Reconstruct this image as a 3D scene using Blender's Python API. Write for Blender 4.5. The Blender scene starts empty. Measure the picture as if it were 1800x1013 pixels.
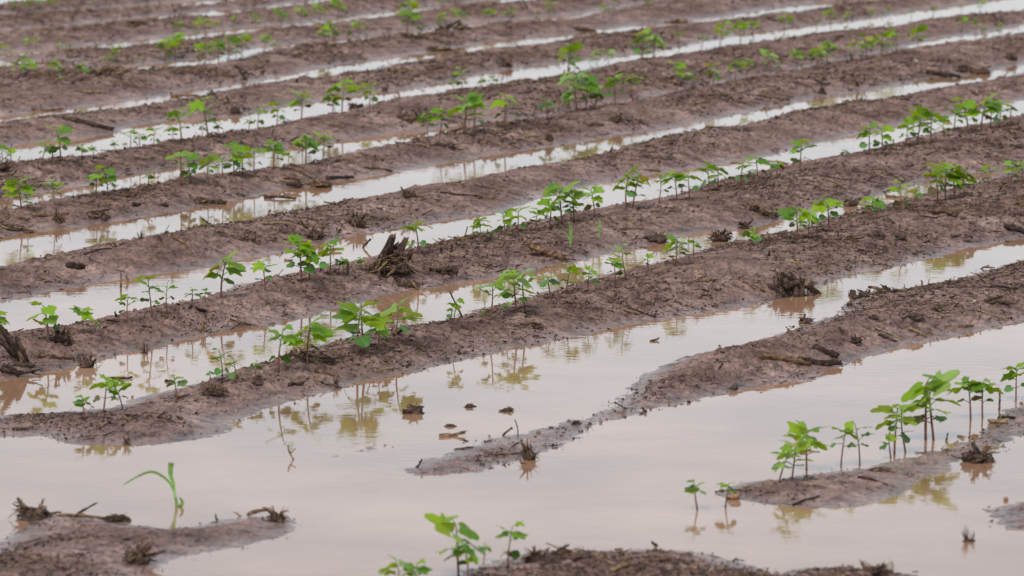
import bpy, math, random
import numpy as np
from mathutils import Vector, Matrix

SC = bpy.context.scene
COL = SC.collection
R = math.radians

# ------------------------------------------------------------------ camera
F = 10000.0                      # focal length in photo pixels (200 mm)
PITCH = math.atan(0.1246)
HC = 2.355
CP, SP = math.cos(PITCH), math.sin(PITCH)
cd = bpy.data.cameras.new('camera'); cam = bpy.data.objects.new('camera', cd); COL.objects.link(cam)
cd.sensor_width = 36.0; cd.lens = 36.0 * F / 1800.0
cd.clip_start = 0.5; cd.clip_end = 5000
cam.location = (0, 0, HC); cam.rotation_euler = (math.pi / 2 - PITCH, 0, 0)
cd.dof.use_dof = True; cd.dof.focus_distance = 18.2; cd.dof.aperture_fstop = 7.5
SC.camera = cam

# ------------------------------------------------------------------ light
SUN_EL, SUN_AZ = R(52), R(200)
w = bpy.data.worlds.new('World'); SC.world = w; w.use_nodes = True
nt = w.node_tree; bg = nt.nodes['Background']
sky = nt.nodes.new('ShaderNodeTexSky'); sky.sky_type = 'NISHITA'; sky.sun_disc = False
sky.sun_elevation = SUN_EL; sky.sun_rotation = SUN_AZ; sky.dust_density = 1.5; sky.air_density = 1.0; sky.ozone_density = 1.0
hs = nt.nodes.new('ShaderNodeHueSaturation'); hs.inputs['Saturation'].default_value = 0.22
nt.links.new(sky.outputs[0], hs.inputs['Color']); tn = nt.nodes.new('ShaderNodeMix'); tn.data_type = 'RGBA'; tn.blend_type = 'MULTIPLY'; tn.inputs[0].default_value = 1.0
tn.inputs[7].default_value = (.905, .98, 1.04, 1)      # grey-blue rain cloud over the whole sky
nt.links.new(hs.outputs[0], tn.inputs[6]); nt.links.new(tn.outputs[2], bg.inputs[0])
bg.inputs[1].default_value = 0.15
sd = bpy.data.lights.new('sun', 'SUN'); sd.energy = 1.4; sd.angle = R(12); sd.color = (1.0, 0.965, 0.93)
sun = bpy.data.objects.new('sun', sd); COL.objects.link(sun)
sdir = Vector((math.sin(SUN_AZ) * math.cos(SUN_EL), math.cos(SUN_AZ) * math.cos(SUN_EL), math.sin(SUN_EL)))
sun.rotation_euler = sdir.to_track_quat('Z', 'Y').to_euler(); sun.location = (0, 0, 20)
SC.view_settings.view_transform = 'Standard'; SC.view_settings.look = 'None'
SC.view_settings.exposure = 0.22; SC.view_settings.gamma = 1.0; SC.view_settings.use_curve_mapping = False

# ------------------------------------------------------------------ materials
def mat(name):
    m = bpy.data.materials.new(name); m.use_nodes = True
    t = m.node_tree; return m, t, t.nodes, t.links, t.nodes['Principled BSDF']

def noise(N, L, vec, scale, detail=3, rough=0.55):
    n = N.new('ShaderNodeTexNoise'); n.inputs['Scale'].default_value = scale
    n.inputs['Detail'].default_value = detail; n.inputs['Roughness'].default_value = rough
    if vec is not None: L.new(vec, n.inputs['Vector'])
    return n

def ramp(N, L, src, stops):
    r = N.new('ShaderNodeValToRGB'); e = r.color_ramp.elements
    while len(e) < len(stops): e.new(0.5)
    for i, (p, c) in enumerate(stops):
        e[i].position = p; e[i].color = (c[0], c[1], c[2], 1) if len(c) == 3 else c
    L.new(src, r.inputs[0]); return r

def mixc(N, L, fac, a, b, mode='MIX'):
    m = N.new('ShaderNodeMix'); m.data_type = 'RGBA'; m.blend_type = mode
    for s, v in ((m.inputs[0], fac), (m.inputs[6], a), (m.inputs[7], b)):
        if hasattr(v, 'links'): L.new(v, s)
        elif isinstance(v, tuple): s.default_value = (*v, 1)
        else: s.default_value = v
    return m.outputs[2]

def mud_material():
    m, t, N, L, P = mat('wet_mud')
    g = N.new('ShaderNodeNewGeometry').outputs['Position']
    gs = N.new('ShaderNodeMapping'); gs.inputs['Rotation'].default_value = (0, 0, R(-18)); gs.inputs['Scale'].default_value = (1, .45, 1); L.new(g, gs.inputs[0])   # rain-washed grains drawn out down the furrows
    big = noise(N, L, g, 3.0, 6, .68); mid = noise(N, L, g, 16, 6, .68); fine = noise(N, L, gs.outputs[0], 75, 4, .65)
    c1 = ramp(N, L, big.outputs[0], [(.32, (.142, .084, .068)), (.5, (.222, .139, .116)), (.68, (.33, .220, .188))]).outputs[0]
    c2 = ramp(N, L, mid.outputs[0], [(.34, (.42, .40, .39)), (.47, (.92, .92, .92)), (.66, (1.4, 1.38, 1.36))]).outputs[0]
    c3 = ramp(N, L, fine.outputs[0], [(.33, (.42, .39, .37)), (.46, (.95, .95, .95)), (.7, (1.35, 1.33, 1.31))]).outputs[0]
    c = mixc(N, L, 1.0, c1, c2, 'MULTIPLY'); c = mixc(N, L, 1.0, c, c3, 'MULTIPLY')
    sp = N.new('ShaderNodeTexVoronoi'); sp.inputs['Scale'].default_value = 62; L.new(g, sp.inputs['Vector'])
    spr = ramp(N, L, sp.outputs['Distance'], [(.12, (1, 1, 1)), (.24, (0, 0, 0))]).outputs[0]
    gate = ramp(N, L, noise(N, L, g, 23, 2).outputs[0], [(.46, (0, 0, 0)), (.56, (1, 1, 1))]).outputs[0]
    f = mixc(N, L, 1.0, spr, gate, 'MULTIPLY')
    c = mixc(N, L, f, c, (.042, .024, .019))
    L.new(c, P.inputs['Base Color'])
    # wetter, slicker mud close to the water line
    sx = N.new('ShaderNodeSeparateXYZ'); L.new(g, sx.inputs[0])
    mr = N.new('ShaderNodeMapRange'); L.new(sx.outputs['Z'], mr.inputs[0])
    mr.inputs[1].default_value = 0.0; mr.inputs[2].default_value = 0.032; mr.inputs[3].default_value = .12; mr.inputs[4].default_value = .85
    ad = N.new('ShaderNodeMath'); ad.operation = 'MULTIPLY_ADD'; L.new(mid.outputs[0], ad.inputs[0]); ad.inputs[1].default_value = .25; L.new(mr.outputs[0], ad.inputs[2])
    L.new(ad.outputs[0], P.inputs['Roughness'])
    P.inputs['IOR'].default_value = 1.36;  sl = N.new('ShaderNodeMapRange'); L.new(sx.outputs['Z'], sl.inputs[0]); sl.inputs[1].default_value = .006; sl.inputs[2].default_value = .034; sl.inputs[3].default_value = .55; sl.inputs[4].default_value = .16; L.new(sl.outputs[0], P.inputs['Specular IOR Level'])
    br = N.new('ShaderNodeMapRange'); L.new(sx.outputs['Z'], br.inputs[0]); br.inputs[1].default_value = .002; br.inputs[2].default_value = .03; br.inputs[3].default_value = .22; br.inputs[4].default_value = 1.0
    b = N.new('ShaderNodeBump'); L.new(br.outputs[0], b.inputs['Strength']); b.inputs['Distance'].default_value = .004
    L.new(noise(N, L, g, 130, 5, .7).outputs[0], b.inputs['Height'])
    b2 = N.new('ShaderNodeBump'); L.new(br.outputs[0], b2.inputs['Strength']); b2.inputs['Distance'].default_value = .014
    L.new(mid.outputs[0], b2.inputs['Height']); L.new(b.outputs[0], b2.inputs['Normal'])
    L.new(b2.outputs[0], P.inputs['Normal'])
    return m

def water_material():
    m, t, N, L, P = mat('muddy_water')
    g = N.new('ShaderNodeNewGeometry').outputs['Position']
    n = noise(N, L, g, 1.1, 5, .62)
    L.new(ramp(N, L, n.outputs[0], [(.32, (.29, .150, .085)), (.5, (.38, .207, .122)), (.68, (.47, .275, .175))]).outputs[0], P.inputs['Base Color'])
    P.inputs['Roughness'].default_value = .03; P.inputs['IOR'].default_value = 1.333
    mp = N.new('ShaderNodeMapping'); L.new(g, mp.inputs[0]); mp.inputs['Scale'].default_value = (.55, 1.0, 1); mp.inputs['Rotation'].default_value = (0, 0, R(12))
    a = noise(N, L, mp.outputs[0], 26, 2, .5); c = noise(N, L, mp.outputs[0], 7, 2, .5)
    calm = ramp(N, L, noise(N, L, g, .7, 2).outputs[0], [(.42, (.12, .12, .12)), (.62, (1, 1, 1))]).outputs[0]
    b = N.new('ShaderNodeBump'); b.inputs['Distance'].default_value = .0008; L.new(calm, b.inputs['Strength']); L.new(a.outputs[0], b.inputs['Height'])
    b2 = N.new('ShaderNodeBump'); b2.inputs['Strength'].default_value = .6; b2.inputs['Distance'].default_value = .0006
    L.new(c.outputs[0], b2.inputs['Height']); L.new(b.outputs[0], b2.inputs['Normal'])
    L.new(b2.outputs[0], P.inputs['Normal'])
    return m

def leaf_material(name, ramp_stops, trans=.45, rough=.42):
    m, t, N, L, P = mat(name)
    oi = N.new('ShaderNodeObjectInfo')
    tc = N.new('ShaderNodeTexCoord')
    c = ramp(N, L, oi.outputs['Random'], ramp_stops).outputs[0]
    at = N.new('ShaderNodeAttribute'); at.attribute_name = 'vein'
    vf = N.new('ShaderNodeMath'); vf.operation = 'MULTIPLY'; vf.inputs[1].default_value = .45; L.new(at.outputs['Fac'], vf.inputs[0])
    c = mixc(N, L, vf.outputs[0], c, (.24, .36, .12))
    n = noise(N, L, tc.outputs['Object'], 60, 3)
    c = mixc(N, L, 1.0, c, ramp(N, L, n.outputs[0], [(.3, (.75, .78, .75)), (.7, (1.2, 1.15, 1.15))]).outputs[0], 'MULTIPLY')
    spot = ramp(N, L, noise(N, L, tc.outputs['Object'], 110, 1).outputs[0], [(.68, (0, 0, 0)), (.73, (.8, .8, .8))]).outputs[0]
    c = mixc(N, L, spot, c, (.16, .12, .04))
    L.new(c, P.inputs['Base Color']); P.inputs['Roughness'].default_value = rough
    P.inputs['IOR'].default_value = 1.42
    tr = N.new('ShaderNodeBsdfTranslucent'); tcx = mixc(N, L, 1.0, c, (1.5, 1.2, .35), 'MULTIPLY'); L.new(tcx, tr.inputs['Color'])
    ms = N.new('ShaderNodeMixShader'); ms.inputs[0].default_value = trans
    L.new(P.outputs[0], ms.inputs[1]); L.new(tr.outputs[0], ms.inputs[2]); L.new(ms.outputs[0], N['Material Output'].inputs['Surface'])
    return m

def wood_material(name, dark, mid, light, scale=1.0):
    m, t, N, L, P = mat(name)
    tc = N.new('ShaderNodeTexCoord'); oi = N.new('ShaderNodeObjectInfo')
    ad = N.new('ShaderNodeVectorMath'); ad.operation = 'ADD'; L.new(tc.outputs['Object'], ad.inputs[0]); L.new(oi.outputs['Random'], ad.inputs[1])
    n = noise(N, L, ad.outputs[0], 55 * scale, 5, .7); n2 = noise(N, L, ad.outputs[0], 240 * scale, 3, .6)
    c = ramp(N, L, n.outputs[0], [(.32, dark), (.5, mid), (.7, light)]).outputs[0]
    c = mixc(N, L, 1.0, c, ramp(N, L, n2.outputs[0], [(.3, (.55, .55, .55)), (.7, (1.35, 1.35, 1.35))]).outputs[0], 'MULTIPLY')
    L.new(c, P.inputs['Base Color']); P.inputs['Roughness'].default_value = .8; P.inputs['Specular IOR Level'].default_value = .22
    b = N.new('ShaderNodeBump'); b.inputs['Strength'].default_value = .8; b.inputs['Distance'].default_value = .002
    L.new(n2.outputs[0], b.inputs['Height']); L.new(b.outputs[0], P.inputs['Normal'])
    return m

def plain_material(name, c, rough=.6):
    m, t, N, L, P = mat(name)
    tc = N.new('ShaderNodeTexCoord'); n = noise(N, L, tc.outputs['Object'], 80, 4)
    L.new(mixc(N, L, 1.0, c, ramp(N, L, n.outputs[0], [(.3, (.6, .6, .6)), (.7, (1.35, 1.35, 1.35))]).outputs[0], 'MULTIPLY'), P.inputs['Base Color'])
    P.inputs['Roughness'].default_value = rough
    return m

M = {}
M['mud'] = mud_material(); M['water'] = water_material()
M['leaf'] = leaf_material('young_leaf', [(0, (.11, .27, .03)), (.22, (.19, .38, .018)), (.55, (.31, .50, .015)), (.75, (.29, .50, .06)), (.93, (.34, .52, .19)), (1, (.45, .40, .07))])
M['coty'] = leaf_material('seed_leaf', [(0, (.055, .12, .025)), (.4, (.10, .25, .05)), (.75, (.15, .31, .10)), (.9, (.15, .17, .05)), (1, (.13, .085, .035))], .25, .45)
M['stem'] = plain_material('red_stem', (.17, .062, .042), .45)
M['gstem'] = plain_material('green_stem', (.15, .20, .055), .45)
M['bark'] = wood_material('wet_bark', (.012, .007, .005), (.045, .026, .018), (.17, .105, .07))
M['brown'] = wood_material('brown_stalk', (.03, .016, .009), (.15, .082, .044), (.40, .25, .14))
M['tan'] = wood_material('dry_straw', (.11, .07, .035), (.26, .17, .09), (.42, .30, .17))
M['clod'] = wood_material('muddy_root', (.035, .02, .014), (.085, .05, .036), (.16, .10, .076), .9)
M['grass'] = plain_material('grass_blade', (.20, .37, .085), .4)
M['pebble'] = plain_material('ochre_stone', (.30, .16, .09), .5)
M['pale'] = plain_material('pale_stone', (.42, .36, .29), .5)

# ------------------------------------------------------------------ numpy noise
def _h(ix, iy, s):
    n = (ix.astype(np.int64) * 374761393 + iy.astype(np.int64) * 668265263 + s * 1442695041) & 0xffffffff
    n = ((n ^ (n >> 13)) * 1274126177) & 0xffffffff
    return ((n ^ (n >> 16)) & 0xffff) / 65535.0
def vn(x, y, sc, s=0):
    x = x / sc; y = y / sc
    # turn the lattice so it never lines up with the rows
    a = 0.6 + s * 1.7; x, y = x * math.cos(a) - y * math.sin(a), x * math.sin(a) + y * math.cos(a)
    ix = np.floor(x); iy = np.floor(y); fx = x - ix; fy = y - iy
    fx = fx * fx * (3 - 2 * fx); fy = fy * fy * (3 - 2 * fy)
    a = _h(ix, iy, s); b = _h(ix + 1, iy, s); c = _h(ix, iy + 1, s); d = _h(ix + 1, iy + 1, s)
    return (a + (b - a) * fx) * (1 - fy) + (c + (d - c) * fx) * fy - .5   # -.5 .. .5
def sstep(x, a, b):
    t = np.clip((x - a) / (b - a), 0, 1); return t * t * (3 - 2 * t)

# ------------------------------------------------------------------ the shorelines, surveyed
def unproj(px, py, z=0.0):
    a = (px - 900) / F; b = -(py - 506.5) / F
    dx, dy, dz = a, CP + b * SP, -SP + b * CP
    t = (z - HC) / dz
    return dx * t, dy * t
def proj(X, Y, Z=0.0):
    d = Y * CP - (Z - HC) * SP; u = Y * SP + (Z - HC) * CP
    return 900 + F * X / d, 506.5 - F * u / d
VX, VY = 6000.0, -740.0
def ext(p, x):
    return (x, p[1] + (p[0] - x) * (p[1] - VY) / (VX - p[0]))
def ridge(far, near):
    far = [ext(far[0], -190)] + far + [ext(far[-1], 1960)]
    near = [ext(near[0], -190)] + near + [ext(near[-1], 1960)]
    return far + near[::-1]

LAND = []
# bottom left island
LAND.append([(-220, 990), (-60, 975), (0, 955), (40, 925), (57, 912), (90, 906), (134, 905), (180, 915), (218, 921), (285, 928), (335, 925), (386, 915), (436, 910), (486, 906), (513, 918), (517, 931), (486, 948), (420, 962), (350, 977), (302, 988), (268, 1005), (240, 1030), (200, 1110), (-220, 1110)])
# bottom middle
LAND.append([(740, 1110), (770, 1040), (800, 1010), (848, 988), (880, 984), (909, 980), (935, 973), (996, 966), (1070, 966), (1120, 964), (1170, 965), (1200, 966), (1250, 975), (1300, 991), (1334, 1003), (1360, 1007), (1388, 1003), (1435, 999), (1485, 997), (1535, 1001), (1579, 1005), (1620, 1013), (1680, 1040), (1720, 1110)])
# right, planted
LAND.append([(1252, 868), (1270, 857), (1294, 849), (1361, 843), (1418, 833), (1485, 826), (1535, 818), (1586, 806), (1643, 789), (1686, 774), (1737, 752), (1770, 722), (1800, 706), (1880, 668), (2000, 610), (2000, 690), (1900, 728), (1800, 767), (1770, 780), (1750, 797), (1683, 814), (1663, 831), (1619, 854), (1586, 874), (1535, 888), (1485, 893), (1418, 893), (1368, 889), (1311, 882), (1267, 875)])
# far right
LAND.append([(2000, 800), (1880, 850), (1810, 876), (1784, 882), (1754, 888), (1734, 898), (1744, 918), (1770, 931), (1800, 936), (1900, 940), (2000, 930)])
# bare tongue
LAND.append([(1960, 395), (1880, 430), (1800, 456), (1737, 474), (1670, 494), (1603, 509), (1552, 515), (1495, 529), (1480, 542), (1465, 555), (1401, 575), (1334, 598), (1267, 615), (1200, 630), (1160, 645), (1130, 662), (1120, 675), (1100, 692), (1075, 712), (1030, 737), (996, 741), (936, 757), (885, 765), (835, 777), (785, 796), (744, 811), (717, 827), (734, 835), (785, 833), (852, 828), (902, 816), (949, 800), (986, 784), (1019, 770), (1050, 745), (1103, 736), (1144, 725), (1200, 712), (1250, 697), (1334, 680), (1368, 676), (1415, 669), (1489, 642), (1536, 625), (1603, 608), (1703, 588), (1770, 572), (1800, 567), (1880, 545), (1960, 520)])
# half drowned sliver
LAND.append([(550, 804), (600, 797), (650, 786), (692, 776), (690, 780), (650, 793), (600, 803)])
# A
LAND.append(ridge([(0, 730), (34, 728), (84, 727), (134, 723), (185, 716), (228, 704), (285, 690), (329, 681), (352, 673), (400, 655), (453, 641), (497, 633), (523, 622), (554, 611), (600, 596), (640, 589), (684, 581), (724, 575), (785, 561), (835, 543), (879, 537), (912, 530), (952, 512), (1003, 501), (1053, 484), (1103, 476), (1137, 466), (1170, 457), (1200, 450), (1240, 440), (1294, 424), (1328, 420), (1368, 412), (1395, 405), (1435, 390), (1479, 377), (1515, 369), (1552, 360), (1586, 353), (1640, 338), (1703, 324), (1750, 312), (1790, 300), (1830, 282)],
    [(0, 770), (84, 767), (100, 776), (151, 782), (235, 783), (302, 780), (362, 772), (409, 757), (420, 742), (450, 727), (487, 717), (537, 700), (584, 689), (600, 683), (644, 671), (734, 653), (785, 641), (818, 633), (852, 625), (902, 613), (956, 605), (1003, 595), (1070, 580), (1137, 566), (1200, 555), (1301, 541), (1368, 527), (1420, 520), (1442, 504), (1493, 483), (1536, 479), (1603, 461), (1670, 444), (1737, 431), (1800, 420)]))
# E
LAND.append(ridge([(0, 592), (50, 588), (90, 582), (131, 575), (185, 563), (235, 548), (302, 537), (336, 528), (386, 516), (419, 500), (446, 497), (487, 487), (537, 476), (600, 463), (620, 459), (667, 451), (728, 437), (778, 425), (835, 414), (879, 404), (919, 398), (969, 386), (1003, 375), (1070, 364), (1103, 357), (1154, 350), (1200, 339), (1234, 326), (1294, 312), (1351, 299), (1401, 290), (1468, 280), (1502, 267), (1552, 258), (1586, 248), (1636, 235), (1670, 228), (1723, 218), (1770, 208), (1800, 201)],
    [(0, 668), (44, 664), (77, 654), (135, 646), (161, 637), (201, 625), (252, 616), (302, 604), (352, 590), (403, 580), (470, 572), (523, 562), (570, 551), (600, 541), (667, 525), (717, 514), (768, 503), (852, 491), (936, 478), (986, 465), (1036, 455), (1087, 444), (1137, 433), (1177, 422), (1200, 417), (1235, 406), (1290, 404), (1340, 398), (1374, 386), (1435, 372), (1485, 359), (1515, 347), (1552, 341), (1579, 335), (1630, 319), (1703, 304), (1750, 303), (1790, 306), (1830, 290)]))
# F
LAND.append(ridge([(0, 469), (50, 457), (94, 447), (134, 441), (201, 431), (252, 422), (302, 414), (369, 404), (436, 390), (487, 377), (537, 370), (600, 357), (694, 339), (751, 331), (818, 317), (885, 302), (936, 297), (986, 287), (1019, 280), (1070, 268), (1097, 262), (1120, 250), (1150, 246), (1200, 233), (1217, 236), (1284, 228), (1351, 210), (1391, 200), (1435, 192), (1485, 186), (1535, 178), (1603, 164), (1670, 153), (1697, 149), (1737, 143), (1800, 127)],
    [(0, 530), (34, 525), (117, 508), (168, 500), (235, 486), (336, 474), (386, 465), (436, 454), (500, 444), (537, 436), (600, 421), (650, 410), (711, 399), (768, 390), (818, 381), (885, 373), (919, 360), (952, 347), (986, 338), (1050, 325), (1103, 313), (1200, 300), (1284, 288), (1351, 275), (1401, 260), (1468, 246), (1502, 236), (1569, 226), (1670, 203), (1754, 186), (1800, 176)]))
# G
LAND.append(ridge([(0, 370), (67, 360), (111, 352), (161, 346), (218, 336), (285, 323), (336, 317), (386, 313), (453, 305), (503, 297), (570, 280), (600, 272), (667, 262), (728, 250), (768, 238), (835, 228), (885, 217), (936, 210), (1003, 197), (1100, 180), (1200, 160), (1300, 141), (1400, 122), (1500, 104), (1600, 86), (1640, 83), (1690, 76), (1750, 66), (1800, 57)],
    [(0, 420), (67, 407), (134, 400), (201, 390), (268, 379), (336, 367), (403, 355), (453, 345), (483, 337), (537, 329), (600, 318), (667, 308), (734, 296), (801, 285), (868, 272), (936, 263), (1003, 253), (1070, 243), (1103, 236), (1170, 228), (1217, 217), (1267, 208), (1344, 193), (1401, 181), (1452, 170), (1535, 159), (1603, 148), (1630, 139), (1687, 135), (1737, 128), (1787, 116), (1830, 106)]))
# B
LAND.append(ridge([(0, 294), (67, 290), (134, 280), (201, 268), (268, 257), (319, 250), (369, 242), (436, 232), (487, 220), (537, 210), (570, 205), (607, 198), (634, 186), (655, 184), (701, 178), (768, 164), (835, 157), (885, 151), (936, 142), (986, 133), (1036, 120), (1087, 112), (1137, 107), (1200, 96), (1267, 86), (1334, 76), (1401, 65), (1468, 60), (1519, 57), (1552, 49), (1603, 40), (1670, 32), (1750, 27), (1800, 19)],
    [(0, 353), (67, 342), (114, 331), (161, 325), (201, 313), (268, 303), (309, 295), (369, 285), (436, 275), (470, 265), (520, 258), (570, 254), (600, 249), (650, 239), (734, 232), (780, 226), (842, 216), (885, 211), (930, 212), (1003, 199), (1100, 182), (1200, 162), (1300, 143), (1400, 124), (1500, 106), (1590, 86), (1616, 73), (1650, 70), (1676, 66), (1703, 63), (1754, 54), (1800, 43)]))
# S (bare)
LAND.append(ridge([(0, 222), (34, 213), (94, 209), (111, 205), (168, 201), (201, 195), (252, 188), (285, 183), (300, 178), (336, 175), (369, 162), (403, 157), (436, 150), (487, 146), (520, 143), (554, 139), (600, 133), (634, 128), (674, 119), (717, 109), (785, 99), (835, 92), (902, 86), (952, 80), (1003, 68), (1050, 62), (1103, 55), (1170, 50), (1200, 46), (1250, 41), (1317, 33), (1368, 27), (1418, 19), (1470, 12), (1500, 8), (1540, 6), (1596, 1), (1640, -8), (1700, -20)],
    [(0, 265), (50, 250), (111, 246), (151, 241), (201, 235), (235, 222), (285, 214), (336, 209), (380, 207), (419, 207), (446, 200), (503, 188), (554, 180), (600, 173), (681, 160), (734, 156), (788, 145), (835, 135), (885, 126), (936, 117), (986, 112), (1020, 106), (1070, 101), (1130, 93), (1200, 82), (1267, 68), (1334, 57), (1401, 47), (1468, 40), (1535, 31), (1603, 20), (1670, 12), (1723, 4), (1800, -6)]))
# H
LAND.append(ridge([(0, 120), (50, 116), (100, 106), (160, 118), (190, 128), (235, 128), (285, 124), (335, 120), (400, 109), (456, 92), (503, 88), (570, 82), (600, 77), (701, 69), (768, 60), (835, 49), (936, 43), (986, 38), (1030, 26), (1100, 14), (1200, 2), (1300, -12)],
    [(0, 204), (67, 197), (134, 190), (218, 179), (285, 168), (336, 158), (386, 152), (430, 147), (503, 134), (560, 122), (600, 114), (684, 103), (785, 89), (868, 73), (936, 66), (1019, 58), (1070, 50), (1137, 43), (1200, 39), (1267, 29), (1334, 20), (1401, 8), (1450, 2), (1496, 3), (1550, 0), (1600, -6)]))
# I
LAND.append(ridge([(0, 101), (100, 95), (160, 92), (255, 82), (336, 70), (436, 59), (520, 53), (600, 41), (650, 36), (734, 23), (835, 13), (902, 7), (1000, -3)],
    [(0, 108), (50, 106), (100, 104), (160, 121), (190, 120), (235, 117), (300, 109), (400, 98), (456, 82), (503, 78), (570, 71), (600, 68), (700, 58), (768, 50), (835, 40), (936, 33), (986, 29), (1050, 20), (1100, 12)]))
# J, K and beyond
LAND.append(ridge([(0, 65), (101, 54), (201, 44), (302, 37), (403, 27), (503, 15), (570, 4), (640, -6)],
    [(0, 93), (100, 86), (160, 80), (255, 69), (336, 59), (436, 48), (520, 42), (600, 31), (650, 26), (734, 13), (835, 4), (900, -2)]))
LAND.append(ridge([(0, 32), (100, 28), (200, 22), (300, 14), (400, 6), (500, -3)],
    [(0, 55), (101, 46), (235, 33), (369, 20), (470, 12), (537, 3), (600, -6)]))
LAND.append(ridge([(0, 10), (100, 4), (200, -4)], [(0, 25), (100, 20), (200, 13), (300, 5), (400, -4)]))

TH = math.atan(0.506); ST, CT = math.sin(TH), math.cos(TH)
def default_s(X, Y):
    v = X * CT - Y * ST; u = X * ST + Y * CT
    q = (v + 6.07) / .994
    q = q - np.round(q)
    return .25 - np.abs(q) * .994 + vn(X, Y, 1.7, 3) * .10 + vn(X, Y, .5, 4) * .05

RX0, RX1, RY0, RY1, RS = -5.0, 7.0, 11.5, 42.0, .03
_gx = np.arange(RX0, RX1, RS); _gy = np.arange(RY0, RY1, RS)
def build_raster():
    GX, GY = np.meshgrid(_gx, _gy); X = GX.ravel(); Y = GY.ravel()
    px, py = proj(X, Y)
    out = default_s(X, Y)
    m = (px > -200) & (px < 1970) & (py > -20) & (py < 1110)
    idx = np.nonzero(m)[0]; x = X[idx]; y = Y[idx]
    best = np.full(len(idx), -9.0)
    for poly in LAND:
        P = np.array([unproj(a, b) for a, b in poly])
        lo = P.min(0) - .6; hi = P.max(0) + .6
        sel = np.nonzero((x > lo[0]) & (x < hi[0]) & (y > lo[1]) & (y < hi[1]))[0]
        if not len(sel): continue
        xs = x[sel]; ys = y[sel]
        d2 = np.full(len(sel), 1e9); ins = np.zeros(len(sel), bool)
        for i in range(len(P)):
            ax, ay = P[i]; bx, by = P[(i + 1) % len(P)]
            ex, ey = bx - ax, by - ay
            t = np.clip(((xs - ax) * ex + (ys - ay) * ey) / (ex * ex + ey * ey + 1e-12), 0, 1)
            d2 = np.minimum(d2, (xs - ax - t * ex) ** 2 + (ys - ay - t * ey) ** 2)
            if ay != by:
                ins ^= ((ay > ys) != (by > ys)) & (xs < ex * (ys - ay) / (by - ay) + ax)
        s = np.sqrt(d2) * np.where(ins, 1, -1)
        best[sel] = np.maximum(best[sel], s)
    best = np.maximum(best, -.5)
    pxm = px[idx]; pym = py[idx]
    wgt = sstep(pxm, -180, -90) * (1 - sstep(pxm, 1880, 1950)) * sstep(pym, -16, -3) * (1 - sstep(pym, 1050, 1100))
    out[idx] = out[idx] * (1 - wgt) + best * wgt
    return out.reshape(GX.shape)
RAST = build_raster()
def s_at(X, Y):
    X = np.asarray(X, float); Y = np.asarray(Y, float)
    fx = (X - RX0) / RS; fy = (Y - RY0) / RS
    ok = (fx > 1) & (fx < len(_gx) - 2) & (fy > 1) & (fy < len(_gy) - 2)
    fx = np.clip(fx, 1, len(_gx) - 3); fy = np.clip(fy, 1, len(_gy) - 3)
    ix = fx.astype(int); iy = fy.astype(int); tx = fx - ix; ty = fy - iy
    r = (RAST[iy, ix] * (1 - tx) + RAST[iy, ix + 1] * tx) * (1 - ty) + (RAST[iy + 1, ix] * (1 - tx) + RAST[iy + 1, ix + 1] * tx) * ty
    return np.where(ok, r, default_s(X, Y))
HM = .064
def height(X, Y):
    X = np.asarray(X, float); Y = np.asarray(Y, float)
    s = s_at(X, Y)
    s = s + vn(X, Y, .11, 11) * .028 + vn(X, Y, .035, 12) * .012
    px, py = proj(X, np.maximum(Y, 5))      # the drowned bottom left corner lies lower than the rest
    tong = np.exp(-(np.maximum(0, np.abs(px - 930) - 190) / 120) ** 2 - ((py - 760) / 70) ** 2)
    s = s - .008 * np.exp(-((px - 1030) / 60) ** 2 - ((py - 735) / 22) ** 2)
    fl = (1 - .48 * sstep(py, 640, 740)) * (1 - .35 * tong)
    fl = fl * (1 - .28 * (1 - sstep(py, 120, 300)))
    h = np.where(s > 0, HM * fl * (1 - np.exp(-(np.maximum(s, 0) / .185) ** 1.5)), -.08 * (1 - np.exp(np.minimum(s, 0) * .25 / .08)))
    k = .22 + .85 * sstep(s, .02, .13) * (.5 + .5 * fl)
    rough = .45 + 1.1 * sstep(vn(X, Y, .55, 21), -.25, .3)
    n = vn(X, Y, .28, 13) * .012 + vn(X, Y, .09, 14) * .010 * rough + vn(X, Y, .038, 15) * .0075 * rough
    n = n + (1 - sstep(py, 150, 420)) * (vn(X, Y, .14, 22) * .014 + vn(X, Y, .06, 23) * .008)
    n = n + vn(X, Y, .017, 16) * .0085 * (.6 + rough * .4) + vn(X, Y, .010, 19) * .004
    c = np.maximum(0, vn(X, Y, .026, 17) - .27) * .04 * rough + np.maximum(0, vn(X, Y, .055, 18) - .36) * .06 * rough
    return h + (n + c) * k

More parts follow.
